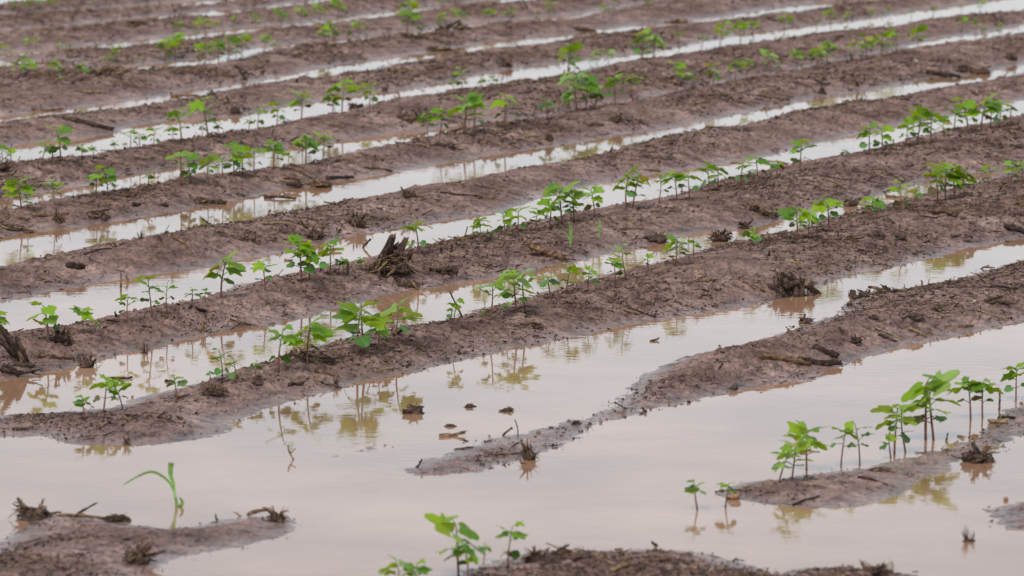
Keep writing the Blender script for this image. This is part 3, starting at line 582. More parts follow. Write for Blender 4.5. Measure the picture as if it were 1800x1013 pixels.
# lying: (x1,y1,x2,y2,thickness px,material,label)
LYING = [
 (1337, 635, 1424, 631, 11, 'brown', 'pale-topped brown broken stalk, left one of three logs lying on the bare tongue of mud'),
 (1402, 643, 1479, 634, 10, 'bark', 'dark grey-brown log lying nearest the water among three logs on the bare tongue'),
 (1430, 611, 1470, 623, 11, 'bark', 'short ridged dark stalk lying behind the two longer logs on the bare tongue'),
 (1660, 575, 1712, 569, 6, 'brown', 'curved brown stick near the water edge on the far right of the bare tongue'),
 (1600, 583, 1628, 587, 5, 'tan', 'short pale stick left of the curved brown stick on the bare tongue'),
 (1545, 590, 1574, 598, 6, 'bark', 'short dark stick right of the small black root lump on the bare tongue'),
 (1536, 584, 1585, 591, 3, 'tan', 'thin straw lying just behind a short dark stick on the bare tongue'),
 (1474, 573, 1505, 577, 4, 'tan', 'slim tan straw lying alone in the middle of the bare tongue'),
 (932, 442, 990, 452, 11, 'brown', 'thick forked branch lying on the ridge, its curved right arm'),
 (1062, 385, 1115, 389, 6, 'tan', 'long pale stick lying on the ridge beside two grass tufts'),
 (893, 580, 915, 579, 3, 'tan', 'thin tan twig lying below a dark bark piece on the second ridge'),
 (658, 651, 692, 646, 5, 'tan', 'pale yellow straw lying near the water below the biggest seedling clump'),
 (555, 657, 596, 655, 6, 'brown', 'flat brown stick lying above two crossed pieces at the water edge'),
 (544, 666, 564, 666, 4, 'tan', 'tiny pale chip lying left of two crossed pieces at the water edge'),
 (566, 676, 600, 678, 4, 'bark', 'low dark piece of two crossed at the water edge'),
 (508, 680, 532, 674, 7, 'bark', 'dark curved bark piece lying near the water below a leaning seedling'),
 (731, 609, 749, 619, 6, 'brown', 'small brown bark piece lying right of the biggest seedling clump'),
 (118, 469, 147, 466, 10, 'bark', 'dark rolled bark piece lying on the bare ridge near the left edge'),
 (66, 631, 128, 624, 7, 'brown', 'long brown stick lying flat right of the broken stump at the left edge'),
 (189, 665, 232, 663, 5, 'bark', 'dark stick lying at the foot of a left-leaning seedling'),
 (290, 669, 306, 672, 4, 'bark', 'small dark twig lying under a small seedling near the matted root clump'),
 (235, 361, 293, 354, 7, 'bark', 'long dark stick lying on the blurred fourth planted ridge near the left'),
 (112, 214, 198, 218, 9, 'bark', 'long dark stick lying along a bare ridge at upper left'),
 (146, 164, 182, 164, 4, 'tan', 'blurred pale straw lying on a bare ridge at upper left'),
 (340, 124, 410, 126, 6, 'brown', 'blurred long stick lying on a ridge beside shining water at upper left'),
 (1632, 130, 1686, 136, 9, 'bark', 'blurred thick dark log at the water edge at upper right'),
 (1335, 166, 1372, 175, 7, 'brown', 'blurred brown stick lying on the ridge at upper right'),
 (1447, 312, 1485, 333, 4, 'tan', 'thin pale stick lying aslant on the ridge below the third row'),
 (1340, 282, 1385, 290, 4, 'brown', 'small brown stick lying left of a tall seedling on the right'),
 (1700, 367, 1722, 375, 4, 'brown', 'short brown stick lying on the right behind a flooded furrow'),
 (1768, 405, 1812, 412, 10, 'bark', 'thick dark piece lying at the right edge above the flooded furrow'),
 (1672, 412, 1710, 411, 5, 'bark', 'slim dark stick lying above the long furrow at right'),
 (1388, 463, 1448, 470, 6, 'tan', 'long pale split stick lying right of centre on the broad ridge'),
 (1535, 458, 1566, 470, 5, 'brown', 'brown stick poking from the mud over the flooded furrow at right'),
 (1218, 493, 1260, 490, 7, 'brown', 'flat brown bark strip lying on the broad ridge at centre right'),
 (1226, 525, 1246, 515, 5, 'brown', 'short slanted stick lying near the water at centre right'),
 (1294, 494, 1327, 504, 4, 'brown', 'thin brown stick lying left of the big matted root pile'),
 (1168, 468, 1174, 482, 4, 'tan', 'tiny pale twig lying right of the mud-footed seedling'),
 (1104, 543, 1152, 552, 4, 'bark', 'upper dark twig of a pair lying on the second planted ridge'),
 (1082, 550, 1124, 549, 4, 'brown', 'lower brown twig of a pair lying on the second planted ridge'),
 (1144, 601, 1158, 595, 4, 'brown', 'small brown bit lying at the water edge at centre right'),
 (405, 568, 455, 572, 4, 'brown', 'thin forked stick lying on the third planted ridge near the water'),
 (336, 549, 368, 545, 5, 'bark', 'crooked dark twig lying behind two tiny seedlings'),
 (187, 569, 208, 567, 4, 'bark', 'small dark twig lying left of a seedling on the third planted ridge'),
 (250, 572, 265, 573, 5, 'bark', 'small dark chip lying below a tall seedling pair on the left'),
 (150, 447, 195, 437, 4, 'bark', 'thin dark strip lying along the far edge of the bare ridge at left'),
 (455, 398, 520, 390, 6, 'tan', 'pale split cane lying on the bare ridge above the flooded furrow'),
 (85, 454, 128, 446, 5, 'tan', 'bundle-like pale strip lying at the water edge near the left'),
 (300, 425, 330, 430, 5, 'brown', 'short brown stick lying across the bare ridge on the left'),
 (800, 421, 838, 416, 6, 'brown', 'brown stick lying at the crest left of a seedling beside the furrow'),
 (100, 904, 198, 915, 7, 'brown', 'long splintered stalk lying on the front island beside the stubble'),
 (436, 912, 474, 895, 6, 'brown', 'slanted brown stalk leading to the root lump on the front island'),
 (795, 790, 793, 788, 3, 'bark', ''),
 (870, 803, 922, 795, 5, 'brown', 'slim brown stick left of the root lump on the half-drowned tongue'),
 (800, 789, 822, 788, 3, 'bark', 'thin black twig lying flat on the half-drowned tongue'),
 (1740, 738, 1768, 745, 8, 'tan', 'thick pale stick end at the water edge on the planted right island'),
 (1757, 728, 1782, 740, 7, 'bark', 'dark stick lying behind a pale stick end on the planted right island'),
 (1394, 885, 1440, 876, 4, 'bark', 'thin dark twig lying near the lower edge of the planted right island'),
 (1510, 842, 1560, 848, 5, 'bark', 'crooked dark root lying across the planted right island'),
 (1075, 1003, 1105, 996, 9, 'tan', 'blurred pale chip lying on the bottom edge mud'),
 (1040, 972, 1060, 978, 8, 'tan', 'blurred pale chip lying right of the dark log on the bottom edge'),
 (1148, 988, 1178, 985, 8, 'brown', 'blurred brown stick lying on the bottom edge mud at centre'),
 (1028, 222, 1062, 219, 5, 'brown', 'blurred brown stick lying on a ridge above the centre'),
 (920, 241, 950, 238, 5, 'tan', 'blurred pale stick lying left of a dark lump on the ridge'),
 (1130, 300, 1160, 298, 4, 'brown', 'blurred small stick on the bare ridge right of centre'),
 (575, 318, 622, 310, 6, 'bark', 'long dark stick right of the wide splintered heap above the furrow'),
 (505, 300, 548, 305, 5, 'brown', 'brown splintered cane behind the wide heap above the furrow'),
 (640, 300, 690, 297, 5, 'brown', 'brown stick lying on the ridge crest left of upper middle seedlings'),
 (730, 255, 757, 257, 5, 'tan', 'blurred pale stick at the water edge under upper middle seedlings'),
 (775, 345, 845, 340, 5, 'bark', 'long thin dark stick lying on the bare ridge near the top middle'),
 (60, 378, 120, 372, 5, 'brown', 'brown cane lying on the ridge behind the left stalk pile'),
 (10, 384, 52, 380, 5, 'tan', 'pale cane lying at the left edge behind flat dark debris'),
 (215, 349, 240, 342, 5, 'brown', 'short brown stick lying between small clumps of seedlings at left'),
 (465, 345, 520, 350, 6, 'bark', 'dark stick lying just left of the wide splintered heap'),
 (500, 456, 515, 458, 4, 'tan', 'short straw lying on the bare ridge near its water edge'),
 (560, 445, 600, 438, 5, 'tan', 'light cane lying on the bare ridge left of the big stump'),
 (840, 350, 870, 347, 5, 'brown', 'small brown stick lying on the bare ridge at the top middle'),
 (1090, 405, 1130, 400, 5, 'brown', 'brown stick on the ridge right of the green grass tufts'),
 (1200, 465, 1240, 472, 4, 'brown', 'thin brown stick lying above a flat bark strip at centre right'),
 (1560, 340, 1600, 352, 5, 'tan', 'pale stick lying aslant behind seedlings on the right'),
 (1740, 512, 1790, 508, 5, 'bark', 'dark stick lying at the right end of the bare tongue'),
 (1720, 548, 1768, 555, 4, 'tan', 'pale thin stick lying low at the right end of the bare tongue'),
 (900, 145, 940, 141, 5, 'brown', 'blurred brown stick lying on a bare ridge near the top middle'),
 (300, 168, 350, 170, 5, 'brown', 'blurred brown stick lying by broken water at upper left'),
 (60, 196, 110, 190, 5, 'brown', 'blurred brown stick lying on a bare ridge at the left edge'),
]
BRK = {'bark': 'bark', 'brown': 'brown', 'tan': 'tan'}
def lay_sticks():
    for n, (x1, y1, x2, y2, th, mt, lab) in enumerate(LYING):
        if not lab: continue
        a = ground_hit((x1 + x2) / 2, (y1 + y2) / 2 + th * .4)
        sc = depth_of(a) / F
        L = abs(x2 - x1) * sc; r = th * .5 * sc
        dyw = (y1 - y2) * sc / .125 * .6     # the part of the slant that is depth
        dyw = max(-L * .9, min(L * .9, dyw))
        rest = (y1 - y2) * sc - dyw * .125
        ends = []
        for s in (-.5, .5):
            X = a.x + s * (x2 - x1) * sc; Y = a.y + s * dyw
            ends.append(Vector((X, Y, max(hz(X, Y), 0) + r * .7 + max(0, s * rest * 2) * (.5 if rest > 0 else 0) + max(0, s * rest * 2) * 0)))
        mb = stick(ends[0], ends[1], r, mt, 500 + n, sides=13 if th > 7 else 7, bend=.05 if th > 7 else .08, rough=.3)
        if 'forked' in lab:
            mid = ends[0].lerp(ends[1], .5)
            q = Vector((ends[0].x + .005, ends[0].y - .12, max(hz(ends[0].x, ends[0].y - .12), 0) + r * .6))
            m2 = stick(mid, q, r * .75, mt, 900 + n); off = len(mb.v)
            mb.v += m2.v; mb.a += m2.a; mb.f += [tuple(i + off for i in f) for f in m2.f]; mb.m += m2.m
        o = mb.build('stick', M[mt], origin=a)
        tag(o, ' '.join(lab.split()[:16]), 'stick', 'loose sticks and stalk pieces on the mud')
lay_sticks()
# upright or leaning: (base x, base y, tip x, tip y, thickness px, material, label)
UP = [
 (516, 808, 506, 786, 4, 'brown', 'thin forked twig standing in the open water left of the half-drowned tongue'),
 (731, 822, 742, 806, 4, 'bark', 'short black peg leaning at the tip of the half-drowned tongue'),
 (780, 768, 816, 762, 8, 'brown', 'brown stick end lifting out of the water above the half-drowned tongue'),
 (886, 766, 900, 752, 5, 'brown', 'short brown twig leaning on the far edge of the half-drowned tongue'),
 (910, 766, 905, 737, 2, 'bark', 'hair-thin upright stem on the half-drowned tongue'),
 (1098, 718, 1080, 708, 3, 'bark', 'thin hooked twig at the narrow neck of the tongue'),
 (137, 902, 168, 886, 5, 'bark', 'straight black twig leaning over the front island'),
 (383, 915, 379, 903, 4, 'bark', 'short dark peg on the front island near its middle'),
 (424, 908, 412, 899, 3, 'brown', 'pale thin stub leaning near the front island tip'),
 (213, 506, 212, 479, 4, 'brown', 'straight brown peg standing in the flooded furrow at left'),
 (225, 497, 222, 486, 6, 'brown', 'bent brown stub standing in the water beside a straight peg'),
 (466, 385, 476, 368, 4, 'brown', 'thin brown stick leaning over the flooded furrow at upper left'),
 (794, 443, 794, 431, 6, 'bark', 'right peg of two short dark pegs on the third planted ridge'),
 (776, 444, 775, 435, 5, 'bark', 'left peg of two short dark pegs on the third planted ridge'),
 (788, 437, 786, 437, 2, 'bark', ''),
 (797, 431, 790, 419, 3, 'bark', ''),
 (541, 404, 530, 388, 5, 'bark', 'short dark branch stub leaning left on the bare ridge'),
 (540, 398, 552, 402, 4, 'tan', ''),
 (206, 558, 202, 548, 4, 'bark', 'tiny black stub leaning beside a round-leaved seedling'),
 (170, 574, 168, 565, 3, 'bark', 'tiny upright stub right of a left edge seedling'),
 (356, 584, 357, 568, 8, 'brown', 'small upright brown root stub with two legs at the furrow edge'),
 (1726, 473, 1738, 466, 4, 'brown', 'hooked twig at the far edge of the bare tongue at right'),
 (1725, 487, 1738, 490, 5, 'brown', 'small brown twig lying up near the hooked one at right'),
 (1757, 722, 1757, 690, 5, 'bark', 'upright black twig standing in the water by the right island'),
 (1756, 706, 1745, 694, 4, 'bark', ''),
 (1443, 783, 1428, 770, 3, 'bark', ''),
 (1693, 746, 1682, 765, 3, 'bark', ''),
 (1662, 776, 1666, 762, 4, 'bark', 'small black curled twig on the crest of the right island'),
 (1350, 450, 1353, 441, 5, 'bark', 'tiny dark peg below a small seedling right of centre'),
 (807, 582, 798, 526, 0, 'bark', ''),
 (812, 556, 790, 512, 3, 'bark', 'bare crooked twig arching beside a seedling at the crest'),
 (1152, 960, 1146, 951, 6, 'bark', 'blurred dark stub sticking up from the bottom edge mud'),
 (1288, 987, 1294, 979, 4, 'bark', 'blurred small forked twig at the bottom right mud edge'),
 (722, 575, 728, 563, 3, 'bark', ''),
 (652, 612, 645, 585, 3, 'bark', 'thin dark twig leaning among the biggest seedling clump'),
 (690, 590, 705, 583, 8, 'bark', 'dark bark flake leaning behind a broad-leaved seedling'),
 (640, 436, 652, 420, 5, 'bark', 'small dark snag standing in the furrow left of the big stump'),
 (94, 45, 100, 56, 0, 'bark', ''),
 (1437, 517, 1376, 484, 9, 'bark', 'thick rotten stalk slanting down through the big matted root pile'),
 (1352, 514, 1322, 500, 4, 'brown', 'thin stick lying up against the left of the big matted pile'),
 (432, 140, 412, 116, 5, 'bark', 'blurred grey twig leaning on a ridge at upper left'),
 (1208, 296, 1214, 288, 0, 'bark', ''),
 (1445, 165, 1446, 156, 12, 'bark', 'blurred dark snag standing by the water at upper right'),
 (1600, 160, 1600, 150, 4, 'bark', ''),
]
def raise_sticks():
    for n, (x1, y1, x2, y2, th, mt, lab) in enumerate(UP):
        if not lab or th == 0: continue
        a = ground_hit(x1, y1); b = at_depth_of(a, x2, y2); b.y += random.Random(n).uniform(-.02, .02)
        sc = depth_of(a) / F
        a0 = a - (b - a).normalized() * .012
        mb = stick(a0, b, th * .5 * sc, mt, 700 + n, bend=.07, sides=7)
        if 'fork' in lab or 'hook' in lab:
            m2 = stick(a.lerp(b, .5), b + Vector((.02, .01, -.008)), th * .3 * sc, mt, 770 + n); off = len(mb.v)
            mb.v += m2.v; mb.a += m2.a; mb.f += [tuple(i + off for i in f) for f in m2.f]; mb.m += m2.m
        o = mb.build('stick', M[mt], origin=a)
        tag(o, ' '.join(lab.split()[:16]), 'stick', 'upright and leaning sticks in mud and water')
raise_sticks()

# ------------------------------------------------------------------ stubble clumps: muddy root lump, wiry roots, broken stalks
# (x, base y, width px, height px, kind, label)   kind: c clump, t tuft of straws, p low pile, k knotted lump
CL = [
 (55, 912, 82, 34, 'c', 'tangled root stubble with a pale broken stalk at the front island left end'),
 (205, 916, 44, 16, 'k', 'flattened dark stalk end at the end of a long splintered stalk'),
 (240, 990, 72, 46, 'c', 'large blurred root clump with pale splinters on the front island'),
 (487, 917, 46, 28, 'c', 'dark spiky root lump at the tip of the front island'),
 (727, 727, 34, 22, 'k', 'small spiky root lump standing alone in the open water'),
 (825, 716, 16, 9, 'k', 'tiny root bit in the water right of the spiky lump'),
 (891, 723, 24, 8, 'k', 'tiny flat lump in the middle of the open water'),
 (791, 750, 16, 7, 'k', 'tiny dark lump just behind a lifted stick end in the water'),
 (930, 808, 40, 36, 'c', 'wiry root lump at the edge of the half-drowned tongue'),
 (1013, 746, 14, 9, 'k', 'tiny dark lump on the thin part of the tongue'),
 (1137, 688, 10, 13, 't', 'tiny dark snag where the tongue widens'),
 (1290, 684, 16, 8, 'k', 'tiny clod on the lower edge of the bare tongue'),
 (985, 985, 130, 24, 'p', 'long dark rotten log pile on the bottom edge mud'),
 (940, 985, 40, 22, 'c', 'blurred knot of roots at the left end of the rotten log pile'),
 (1722, 812, 66, 34, 'c', 'big reddish matted root clump overhanging the water on the right island'),
 (1550, 830, 40, 10, 'p', 'low dark bark pile on the crest of the right island'),
 (1392, 1000, 0, 0, 'k', ''),
 (1538, 1010, 56, 22, 'c', 'blurred root stubble at the bottom right edge'),
 (1703, 952, 34, 30, 't', 'branching dead tuft standing in the water near the right island'),
 (1390, 518, 74, 52, 'p', 'big matted pile of roots and splintered stalks above the furrow'),
 (1372, 494, 32, 20, 'c', 'knotted root tips crowning the big matted pile'),
 (1424, 520, 26, 34, 't', 'splayed splinters at the right end of the big matted pile'),
 (1525, 522, 62, 26, 'p', 'flaky dark root clump jutting into the flooded furrow'),
 (1574, 514, 18, 9, 'k', 'small brown lump right of the flaky dark clump'),
 (1416, 568, 30, 15, 'c', 'small jagged root clump at the furrow edge of the bare tongue'),
 (1494, 538, 14, 10, 'c', 'tiny root knot behind the jagged clump'),
 (1505, 604, 30, 18, 'c', 'small black root lump with a pale chip on the bare tongue'),
 (1535, 561, 16, 8, 'k', 'small dark clod in the middle of the bare tongue'),
 (1608, 560, 30, 16, 'k', 'square-cut dark stalk end half buried on the bare tongue'),
 (1652, 548, 30, 12, 'p', 'crumbly dark bits behind the square-cut stalk end'),
 (1750, 533, 50, 14, 'p', 'ragged dark debris near the right edge of the bare tongue'),
 (1156, 426, 40, 22, 'k', 'rounded dark root mound on the ridge beside the furrow'),
 (1340, 376, 56, 22, 'p', 'blurred root debris heap on the ridge right of centre'),
 (1266, 424, 50, 22, 'c', 'spiky root clump lying in the narrow furrow'),
 (1308, 402, 34, 16, 'c', 'dark root debris behind the spiky clump in the furrow'),
 (1497, 362, 36, 16, 'c', 'dark root clump at the furrow bend in the second planted row'),
 (1540, 420, 26, 22, 'k', 'pointed dark root mound on the second planted ridge'),
 (1583, 421, 22, 13, 'k', 'low dark root mound right of the pointed one'),
 (1663, 376, 56, 16, 'p', 'broad dark mound of debris on the right'),
 (945, 578, 48, 12, 'p', 'dark toothed bark piece lying on the second planted ridge'),
 (590, 678, 14, 20, 't', 'upright splinter of two crossed pieces at the water edge'),
 (560, 630, 54, 14, 'p', 'heap of dark bark flakes under two leaning seedlings'),
 (520, 625, 36, 18, 'p', 'dark bark strips at the crest left of the leaning seedlings'),
 (452, 676, 22, 10, 'k', 'small dark lump at the foot of a small seedling'),
 (374, 692, 52, 20, 'c', 'round matted straw root clump near the open water'),
 (222, 782, 22, 20, 't', 'small dark snag at the lower edge of the front planted ridge'),
 (150, 646, 40, 28, 'c', 'pale splintered tuft with trailing roots at the furrow edge'),
 (110, 604, 46, 32, 'c', 'round matted root ball at the foot of a broad-leaved seedling'),
 (255, 622, 20, 22, 't', 'small upright straw tuft at the water edge left of centre'),
 (715, 505, 60, 22, 'p', 'scattered splinters trailing right of the big stump'),
 (660, 478, 44, 20, 'p', 'grey wiry roots spreading left of the big stump'),
 (778, 478, 60, 22, 'p', 'low crumbly root debris on the ridge right of the big stump'),
 (742, 428, 0, 0, 'k', ''),
 (248, 420, 18, 18, 't', 'tiny dry tuft at the edge of the flooded furrow at upper left'),
 (540, 330, 86, 24, 'p', 'wide heap of splintered stalks on the ridge above the furrow'),
 (370, 358, 60, 14, 'p', 'dark debris heap on the blurred ridge at left'),
 (170, 384, 56, 22, 'p', 'brown stalk pile on the ridge near the left edge'),
 (102, 392, 24, 22, 'c', 'upright root clump below a seedling near the left edge'),
 (30, 404, 64, 12, 'p', 'flat dark debris at the left edge ridge'),
 (626, 398, 44, 26, 'c', 'brown root clump on the bare ridge above the furrow'),
 (720, 348, 32, 18, 'c', 'dark root knot on the bare ridge near the top middle'),
 (720, 378, 0, 0, 'k', ''),
 (440, 424, 40, 10, 'p', 'thin scatter of bark on the bare ridge left of centre'),
 (555, 420, 40, 22, 'c', 'branching root clump at the crest left of the furrow'),
 (965, 248, 20, 20, 'c', 'blurred dark lump on the ridge above the centre'),
 (790, 262, 44, 14, 'p', 'blurred dark heap under seedlings at upper middle'),
 (720, 215, 44, 16, 'p', 'blurred dark debris left of seedlings at upper middle'),
 (1085, 216, 24, 20, 'c', 'blurred dark snag beside a ridge crest at upper right'),
 (630, 190, 40, 12, 'p', 'blurred clods beside shining water at upper middle'),
 (676, 160, 12, 10, 'k', 'small blurred dark clod by the water at upper middle'),
 (414, 200, 16, 18, 'k', 'blurred dark stub above shining water at upper left'),
 (700, 127, 40, 16, 'p', 'blurred dark debris on a bare ridge near the top'),
 (770, 90, 40, 14, 'p', 'blurred debris beside a ridge near the top middle'),
 (790, 52, 50, 20, 'p', 'blurred dark heap between seedlings near the top middle'),
 (725, 66, 44, 14, 'p', 'blurred dark heap under a tall seedling near the top'),
 (890, 118, 26, 18, 'c', 'blurred root clump on a bare ridge at upper middle'),
 (1030, 55, 40, 12, 'p', 'blurred dark debris near the top right of centre'),
 (1195, 40, 36, 12, 'p', 'blurred dark pile at the top between water streaks'),
 (1710, 128, 60, 18, 'p', 'blurred debris heap at upper right by the water'),
 (1775, 106, 26, 18, 'c', 'blurred dark root clump near the right edge at upper right'),
 (190, 132, 50, 22, 'p', 'blurred dark heap among far seedlings at upper left'),
 (240, 44, 40, 12, 'p', 'blurred dark debris on a far ridge at upper left'),
 (8, 300, 34, 20, 'c', 'dark root clump at the foot of the left edge seedling'),
 (1290, 878, 0, 0, 'k', ''),
 (1384, 755, 0, 0, 'k', ''),
]
def clump(x, yb, wp, hp, kind, lab, n):
    rng = random.Random(3000 + n)
    p = ground_hit(x, yb); sc = depth_of(p) / F; W = wp * sc; H = hp * sc
    name = {'c': 'root_clump', 't': 'dry_tuft', 'p': 'debris_pile', 'k': 'root_lump'}[kind]
    root = empty(name, p)
    def gz(dx, dy): return max(hz(p.x + dx, p.y + dy), 0) - p.z
    def vec(*a): return Vector(a)
    if kind in 'ck':
        mb = MB(); k = .34 if kind == 'c' else .46
        mb.lump((0, 0, H * .10), (W * k * (.8 if kind == 'c' else 1), W * k * .8, H * (.36 if kind == 'c' else .5)), rng, 0, 20, 13, .6)
        for _ in range(5):
            an = rng.uniform(0, 6.28); rr = rng.uniform(.1, .38) * W
            mb.lump((math.cos(an) * rr, math.sin(an) * rr * .8, H * rng.uniform(.0, .4)), [W * rng.uniform(.06, .16)] * 2 + [H * rng.uniform(.12, .3)], rng, 0, 9, 6, .4)
        mb.build('root_crown', M['clod'], root)
    if kind in 'ctk':
        mb = MB()
        if kind == 't': mb.lump((0, 0, 0), (W * .3, W * .25, H * .16), rng, 3, 12, 7, .4)
        nr = {'c': 46, 't': 17, 'k': 26}[kind]
        for i in range(nr):
            an = rng.uniform(0, 6.28); r0 = W * rng.uniform(0, .25); r1 = W * rng.uniform(.22, .58)
            a = vec(math.cos(an) * r0, math.sin(an) * r0 * .7, H * rng.uniform(.05, .55) if kind != 't' else -.004)
            upz = rng.uniform(.0, 1.0) ** (.9 if kind == 't' else 2.6) * H
            if kind == 't': b = vec(math.cos(an) * r1 * .8, math.sin(an) * r1 * .6, H * rng.uniform(.45, 1.05))
            else: b = vec(math.cos(an) * r1, math.sin(an) * r1 * .8, max(upz, gz(math.cos(an) * r1, math.sin(an) * r1 * .8) + .002))
            m_ = (a + b) / 2 + vec(rng.uniform(-1, 1), rng.uniform(-1, 1), rng.uniform(.2, 1.2)) * W * .08
            q_ = m_.lerp(b, .5) + vec(rng.uniform(-1, 1), rng.uniform(-1, 1), rng.uniform(-1, 1)) * W * .04
            r = max(.0007, W * rng.uniform(.008, .018) * (1 + 2.2 * rng.random() ** 5))
            mb.tube([a, m_, q_, b], [r * 1.2, r, r * .8, r * .35], 5, rng.choice([0, 0, 1, 1, 3, 3, 2] if kind == 'c' else [0, 1, 3]), rng, .2)
        mb.build('root_mass', [M['bark'], M['brown'], M['tan'], M['clod']], root)
    if kind == 'c':
        for i in range(rng.choice([3, 4, 4, 5])):
            s = rng.uniform(-.35, .35) * W; le = (1.0 if i == 0 else rng.uniform(.1, .75)) * H
            mb = stick(vec(s * .5, rng.uniform(-.1, .1) * W, H * .2), vec(s + rng.uniform(-.22, .22) * W * (1 if i == 0 else 1.8), rng.uniform(-.15, .15) * W, H * .25 + le * .75), max(.002, W * rng.uniform(.035, .07)), 'brown', 4000 + n * 7 + i, bend=.04)
            mb.build('stalk', M[rng.choice(['bark', 'brown', 'brown'])], root)
    if kind == 'p':
        mb = MB()
        for i in range(7):
            dx = rng.uniform(-.42, .42) * W; dy = rng.uniform(-.5, .5) * W * .6
            mb.lump((dx, dy, gz(dx, dy) + H * .12), (W * rng.uniform(.06, .15), W * rng.uniform(.06, .13), H * rng.uniform(.15, .42)), rng, 0, 10, 7, .45)
        mb.build('root_crown', M['clod'], root)
        for i in range(6):
            dx = rng.gauss(0, .25) * W; dy = rng.uniform(-.4, .4) * W * .7
            an = rng.choice([0, math.pi]) + rng.uniform(-.9, .9); le = W * rng.uniform(.22, .55)
            ex, ey = dx + math.cos(an) * le * .5, dy + math.sin(an) * le * .5; sx, sy = dx - math.cos(an) * le * .5, dy - math.sin(an) * le * .5
            z0 = gz(sx, sy) + H * rng.uniform(.05, .45); z1 = gz(ex, ey) + H * rng.uniform(.05, .85)
            mb = stick(vec(sx, sy, z0), vec(ex, ey, z1), max(.0016, H * rng.uniform(.06, .15)), 'bark', 5000 + n * 9 + i, bend=.07)
            mb.build('splinter', M[rng.choice(['bark', 'bark', 'brown', 'brown', 'tan'])], root)
        mb = MB()
        for i in range(26):
            dx = rng.gauss(0, .27) * W; dy = rng.uniform(-.5, .5) * W * .8; an = rng.uniform(0, 6.28); le = W * rng.uniform(.06, .24)
            a = vec(dx, dy, gz(dx, dy) + H * rng.uniform(0, .4)); b = a + vec(math.cos(an) * le, math.sin(an) * le, H * rng.uniform(-.1, .4))
            b.z = max(b.z, gz(b.x, b.y) + .001)
            mb.tube([a, (a + b) / 2 + vec(0, 0, H * .06), b], [.0013, .0011, .0006], 5, rng.choice([0, 1, 1, 2]), rng, .2)
        mb.build('root_mass', [M['bark'], M['brown'], M['tan'], M['clod']], root)
    tag(root, ' '.join(lab.split()[:16]), {'c': 'root clump', 't': 'dry tuft', 'p': 'debris pile', 'k': 'root lump'}[kind], 'old stubble roots and debris left on the field')
for n, c in enumerate(CL):
    if c[2]: clump(*c, n)

# ------------------------------------------------------------------ the big stump and the broken stump at the left edge
def big_stump():
    p = ground_hit(688, 478); sc = depth_of(p) / F; rng = random.Random(9)
    root = empty('tree_stump', p); tag(root, 'large dark rotten stump with two jagged posts and wiry roots on the ridge', 'stump')
    V = lambda x, z, y=0.0: Vector(((x - 688) * sc, y, (478 - z) * sc))
    for (pts, rad) in (([(668, 470, .01), (676, 450, .0), (684, 432, -.005), (690, 416, .0)], [8.5, 7, 6.2, 5]), ([(698, 466, -.01), (702, 448, 0), (708, 434, .008), (713, 423, .01)], [8.5, 7, 6, 5]), ([(706, 470, .015), (712, 458, .01), (722, 446, .0)], [7, 6, 4]), ([(680, 452, .02), (690, 440, .02), (700, 432, .015)], [4, 4, 3])):
        mb = MB(); mb.tube([V(x, z, y) for x, z, y in pts], [r * sc for r in rad], 17, 0, rng, .34, .012)
        base = V(*pts[-1][:2], pts[-1][2]); d = (base - V(*pts[-2][:2], pts[-2][2])).normalized()
        for _ in range(12):     # splinters at the broken end
            o_ = Vector((rng.uniform(-1, 1), rng.uniform(-1, 1), 0)) * rad[-1] * sc * .8
            mb.tube([base + o_ - d * .006, base + o_ * 1.1 + d * rng.uniform(.004, .014)], [.0032, .0006], 5, 1, rng, .3)
        mb.build('post', [M['bark'], M['brown']], root)
    mb = MB()
    for (x, z, rx, rz) in ((688, 470, 26, 13), (672, 476, 16, 10), (704, 472, 20, 12), (690, 455, 15, 12), (714, 477, 14, 8), (655, 482, 10, 6)):
        mb.lump(V(x, z, rng.uniform(-.02, .02)), (rx * sc * .85, rx * sc * .8, rz * sc * .72), rng, 0, 20, 13, .55)
    mb.build('root_crown', M['clod'], root)
    mb = MB()
    for i in range(90):
        a = V(rng.uniform(668, 712), rng.uniform(448, 474), rng.uniform(-.03, .03)); an = rng.uniform(-.3, 3.44)
        ex = 688 + math.cos(an) * rng.uniform(25, 50); e = V(ex, 484 - rng.uniform(0, 22), rng.uniform(-.09, .03))
        e.z = max(e.z, max(hz(p.x + e.x, p.y + e.y), 0) - p.z + .002)
        m_ = (a + e) / 2 + Vector((rng.uniform(-.01, .01), 0, rng.uniform(.0, .014)))
        r = rng.uniform(.0009, .0024); mb.tube([a, m_, m_.lerp(e, .6) + Vector((0, 0, -.002)), e], [r * 1.3, r, r, r * .5], 5, rng.choice([0, 0, 1, 1, 2]), rng, .2)
    mb.build('root_mass', [M['bark'], M['brown'], M['tan'], M['clod']], root)
    for k, (x0, z0, x1, z1, r) in enumerate(((646, 486, 682, 462, .0048), (662, 484, 700, 444, .0034), (694, 440, 706, 452, .003), (672, 446, 664, 474, .003))):
        mb = stick(V(x0, z0, -.03), V(x1, z1, .0), r, 'brown', 60 + k, bend=.04); mb.build('side_root', M['brown'], root)
big_stump()
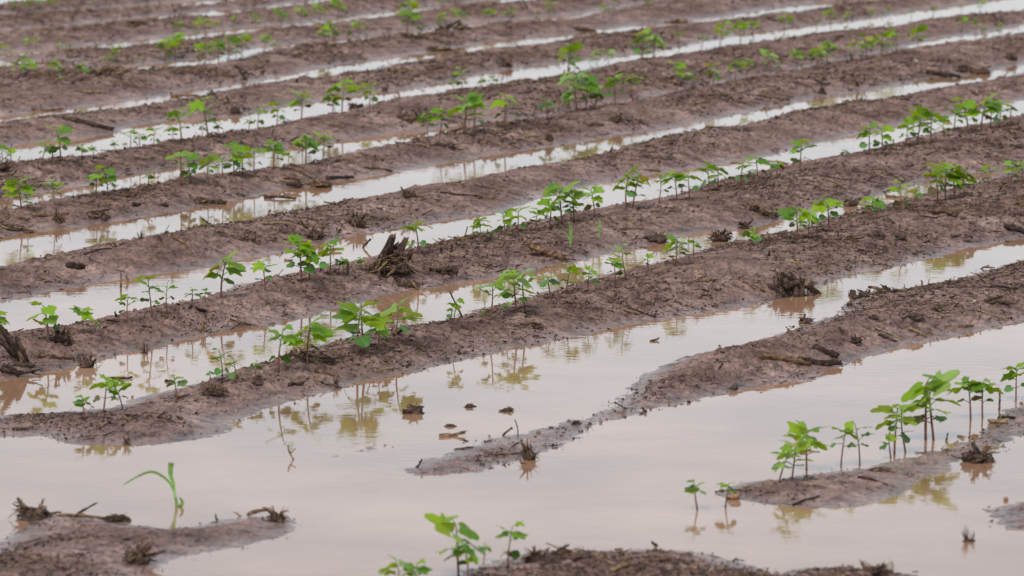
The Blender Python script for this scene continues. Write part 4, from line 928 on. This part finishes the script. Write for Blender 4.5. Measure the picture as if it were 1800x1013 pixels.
def left_stump():
    p = ground_hit(30, 640); sc = depth_of(p) / F; rng = random.Random(19)
    root = empty('tree_stump', p); tag(root, 'dark broken stump with a split leaning post at the left edge', 'stump')
    V = lambda x, z, y=0.0: Vector(((x - 30) * sc, y, (640 - z) * sc))
    for pts, rad, mt in (([(44, 642, 0), (30, 618, 0), (12, 590, .0), (2, 575, .0)], [7.5, 7, 6.5, 5], 'bark'), ([(48, 640, .01), (40, 618, .01), (30, 597, .01)], [5.5, 5.5, 5], 'bark'), ([(28, 628, .0), (10, 606, .0), (-8, 596, .0)], [6, 6, 5], 'bark'), ([(42, 641, -.01), (34, 620, -.01)], [4, 3], 'brown')):
        mb = MB(); mb.tube([V(*q) for q in pts], [r * sc for r in rad], 10, 0, rng, .3, .01)
        mb.build('post', M[mt], root)
    mb = MB(); mb.lump(V(36, 644), (20 * sc, 18 * sc, 7 * sc), rng, 0, 16, 10, .4); mb.build('root_crown', M['clod'], root)
    q = ground_hit(35, 662); r2 = empty('root_clump', q); tag(r2, 'low dark root piece with wiry ends lying below the left edge stump', 'root clump')
    for k, (x0, z0, x1, z1, r) in enumerate(((4, 650, 30, 656, .009), (14, 645, 34, 660, .008), (30, 660, 58, 654, .006), (52, 656, 74, 650, .003), (56, 658, 72, 660, .002))):
        mb = stick(Vector(((x0 - 35) * sc, 0, (664 - z0) * sc)), Vector(((x1 - 35) * sc, -.01, (664 - z1) * sc)), r, 'bark', 80 + k); mb.build('root', M['bark'], r2)
left_stump()

# ------------------------------------------------------------------ grass
def blade(mb, pts, wd):
    pts = [Vector(q) for q in pts]; b0 = len(mb.v); k = len(pts)
    for i, q in enumerate(pts):
        t = (pts[min(i + 1, k - 1)] - pts[max(i - 1, 0)]).normalized(); s = t.cross(Vector((0, 1, .3))).normalized() * wd[i]
        n = t.cross(s).normalized() * wd[i] * .35
        for w_ in (q - s, q + n, q + s): mb.v.append(w_); mb.a.append(0)
    for i in range(k - 1):
        for j in (0, 1): mb.f.append((b0 + i * 3 + j, b0 + i * 3 + j + 1, b0 + i * 3 + j + 4, b0 + i * 3 + j + 3)); mb.m.append(0)
def smooth_pts(P, n=12):
    out = []
    for i in range(n):
        t = i / (n - 1) * (len(P) - 1); k = min(int(t), len(P) - 2); f = t - k
        p0 = P[max(k - 1, 0)]; p1 = P[k]; p2 = P[k + 1]; p3 = P[min(k + 2, len(P) - 1)]
        out.append(tuple(.5 * ((2 * p1[a]) + (-p0[a] + p2[a]) * f + (2 * p0[a] - 5 * p1[a] + 4 * p2[a] - p3[a]) * f * f + (-p0[a] + 3 * p1[a] - 3 * p2[a] + p3[a]) * f ** 3) for a in range(3)))
    return out
def grass_sprout():
    p = ground_hit(309, 890); sc = depth_of(p) / F
    root = empty('grass_sprout', p); tag(root, 'young bent grass sprout standing in the open water at lower left', 'grass sprout')
    V = lambda x, z, y=0.0: ((x - 309) * sc, y, (890 - z) * sc)
    mb = MB(); mb.tube([V(310, 900), V(310, 880), V(306, 862)], [.0042, .0036, .003], 7); mb.build('stem', M['grass'], root)
    for P, wm in (([V(308, 880), V(305, 850), V(300, 832), V(302, 811, -.01)], 4.2), ([V(307, 868), V(296, 845), V(270, 829), V(245, 834, -.02), V(217, 850, -.03)], 2.6), ([V(310, 888), V(318, 888, -.01), V(321, 880, -.015), V(316, 872, -.02)], 3.2)):
        mb = MB(); q = smooth_pts(P, 16); n = len(q)
        if wm > 4: wd = [.0015 + wm * sc * (i / n) ** .7 for i in range(n)]; wd[-1] *= .8
        else: wd = [max(.0006, wm * sc * math.sin(math.pi * (.18 + .8 * i / n))) for i in range(n)]
        blade(mb, q, wd); mb.build('blade', M['grass'], root)
grass_sprout()
for gi, (gx, gyb, gh, nb, lab) in enumerate(((1003, 431, 44, 12, 'left grass tuft of two, grey-green, on the ridge above the narrow furrow'), (1054, 418, 34, 8, 'right grass tuft of two, bright green, on the ridge above the narrow furrow'))):
    p = ground_hit(gx, gyb); sc = depth_of(p) / F; rng = random.Random(gi + 5)
    root = empty('grass_tuft', p); tag(root, lab, 'grass tuft')
    for i in range(nb):
        a = rng.uniform(0, 6.28); s = rng.uniform(.05, .5) if i > 2 else rng.uniform(0, .15); h = gh * sc * (rng.uniform(.4, .75) if i > 1 else 1)
        q = smooth_pts([(0, 0, -.004), (math.cos(a) * s * h * .3, math.sin(a) * s * h * .3, h * .5), (math.cos(a) * s * h, math.sin(a) * s * h, h * (1 - s * .3))], 8)
        mb = MB(); blade(mb, q, [.0022 * (1 - .85 * k / 7) + .0004 for k in range(8)]); mb.build('blade', M['grass'], root)

# ------------------------------------------------------------------ stones
for n, (x, y, wp, mt, lab) in enumerate((
 (1292, 878, 20, 'pebble', 'ochre stone beside the tip seedling of the planted right island'),
 (1560, 1002, 22, 'pale', 'blurred tan clod standing up at the bottom right edge'),
 (1768, 880, 9, 'pebble', 'tiny orange pebble at the tip of the far right island'),
 (1661, 792, 13, 'pale', 'small cream pebble on the crest of the planted right island'),
 (947, 762, 8, 'pebble', 'tiny orange pebble on the thin tongue of mud'),
 (1384, 678, 7, 'pebble', 'tiny orange pebble at the lower edge of the bare tongue'),
 (1222, 1002, 9, 'pebble', 'tiny orange pebble on the bottom edge mud'),
 (1713, 532, 7, 'pale', 'tiny white pebble near the right end of the bare tongue'),
 (1610, 110, 8, 'pale', 'blurred white pebble on the ridge at upper right'),
 (1680, 102, 6, 'pale', 'tiny blurred white pebble near the right edge at upper right'))):
    p = ground_hit(x, y); sc = depth_of(p) / F; rng = random.Random(n + 31); mb = MB()
    r = wp * .5 * sc; mb.lump((0, 0, r * .6), (r, r * .9, r * (.85 if n != 1 else 1.2)), rng, 0, 14, 9, .25)
    if mt == 'pebble' and n == 0: mb.lump((-r * .9, 0, r * .4), (r * .6, r * .6, r * .5), rng, 0, 12, 8, .25)
    o = mb.build('pebble', M[mt], origin=p) if False else mb.build('pebble', M[mt]); o.location = p
    tag(o, lab, 'pebble')

# ------------------------------------------------------------------ uncountable litter of bark crumbs and straw
def litter():
    rng = np.random.default_rng(5)
    N = 680000
    px = rng.uniform(-120, 1900, N); py = rng.uniform(-20, 1060, N) 
    X, Y = unproj(px, py)
    s = s_at(X, Y)
    den = np.clip(.30 + 1.9 * vn(X, Y, .6, 41) + 1.6 * vn(X, Y, .16, 42) + .25 * sstep(s, .08, .2), .03, 1.2) * np.where(s > .0, 1, 0.0)
    den = np.where((s > -.03) & (s <= 0), .07, den)
    keep = (s > -.03) & (rng.uniform(0, 1, N) < den * .75)
    keep &= (height(X, Y) > .006) | (rng.uniform(0, 1, N) < .3)
    long_ = rng.uniform(0, 1, N) > .80 + .13 * sstep(py, 430, 640) - .04 * sstep(-py, -260, -60)
    keep &= long_ | (rng.uniform(0, 1, N) < 1 - .25 * sstep(py, 430, 640))
    X = X[keep]; Y = Y[keep]; s = s[keep]; long_ = long_[keep]; n = len(X); print('litter', n)
    Z = np.maximum(height(X, Y), 0)
    typ = np.where(long_, .9, .1)
    L = np.where(typ < .80, rng.uniform(.0014, .0045, n) * (.6 + 1.6 * rng.uniform(0, 1, n) ** 7), rng.uniform(.009, .024, n) * (1 + 2.6 * rng.uniform(0, 1, n) ** 5))
    R_ = np.where(typ < .80, L * rng.uniform(.35, .65, n), rng.uniform(.0008, .0020, n) * (1 + 1.4 * rng.uniform(0, 1, n) ** 6))
    L = L * (1 + .6 * sstep(Y, 17, 28)); R_ = R_ * (1 + .6 * sstep(Y, 17, 28))
    an = np.where(typ < .80, rng.uniform(0, 6.28, n), rng.normal(0, .9, n)); el = rng.normal(.05, .25, n) + (rng.uniform(0, 1, n) < .08) * .8
    d = np.stack([np.cos(an) * np.cos(el), np.sin(an) * np.cos(el), np.sin(el)], 1)
    u = np.stack([-np.sin(an), np.cos(an), 0 * an], 1); wv = np.cross(d, u)
    c = np.stack([X, Y, Z + R_ * .6], 1)
    V = []; K = 5
    for e in (-.5, .5):
        for j in range(K):
            a = 2 * math.pi * j / K + e; rr = R_ * rng.uniform(.6, 1.25, n)
            V.append(c + d * (L * e + rng.normal(0, .12, n) * R_)[:, None] * 1.0 + u * (rr * math.cos(a))[:, None] + wv * (rr * math.sin(a) * .8)[:, None])
    V = np.stack(V, 1).reshape(-1, 3)
    quads = [(j, (j + 1) % K, K + (j + 1) % K, K + j) for j in range(K)]
    base = (np.arange(n) * 2 * K)[:, None, None]
    Q = (base + np.array(quads)[None]).reshape(-1, 4)
    C1 = (base[:, 0] + np.arange(K)[None, ::-1]); C2 = (base[:, 0] + K + np.arange(K)[None])
    me = bpy.data.meshes.new('crop_litter')
    loops = np.concatenate([Q.ravel(), C1.ravel(), C2.ravel()]).astype(np.int32)
    tot = np.concatenate([np.full(len(Q), 4), np.full(len(C1) * 2, K)]).astype(np.int32)
    st = np.concatenate([[0], np.cumsum(tot)[:-1]]).astype(np.int32)
    me.vertices.add(len(V)); me.vertices.foreach_set('co', V.astype(np.float32).ravel())
    me.loops.add(len(loops)); me.loops.foreach_set('vertex_index', loops)
    me.polygons.add(len(tot)); me.polygons.foreach_set('loop_start', st); me.polygons.foreach_set('loop_total', tot)
    pick = np.where(typ < .80, rng.choice([0, 1, 2, 4], n, p=[.42, .20, .04, .34]), rng.choice([0, 1, 2, 3], n, p=[.40, .12, .28, .20]))
    mi = np.concatenate([np.repeat(pick, K), pick, pick]).astype(np.int32)
    me.polygons.foreach_set('material_index', mi)
    for k in ('bark', 'clod', 'brown', 'tan', 'mud'): me.materials.append(M[k])
    me.update(calc_edges=True); me.validate()
    o = bpy.data.objects.new('crop_litter', me); COL.objects.link(o)
    tag(o, 'fine litter of bark crumbs and broken straw scattered over the wet mud', 'litter', None, 'stuff')
litter()
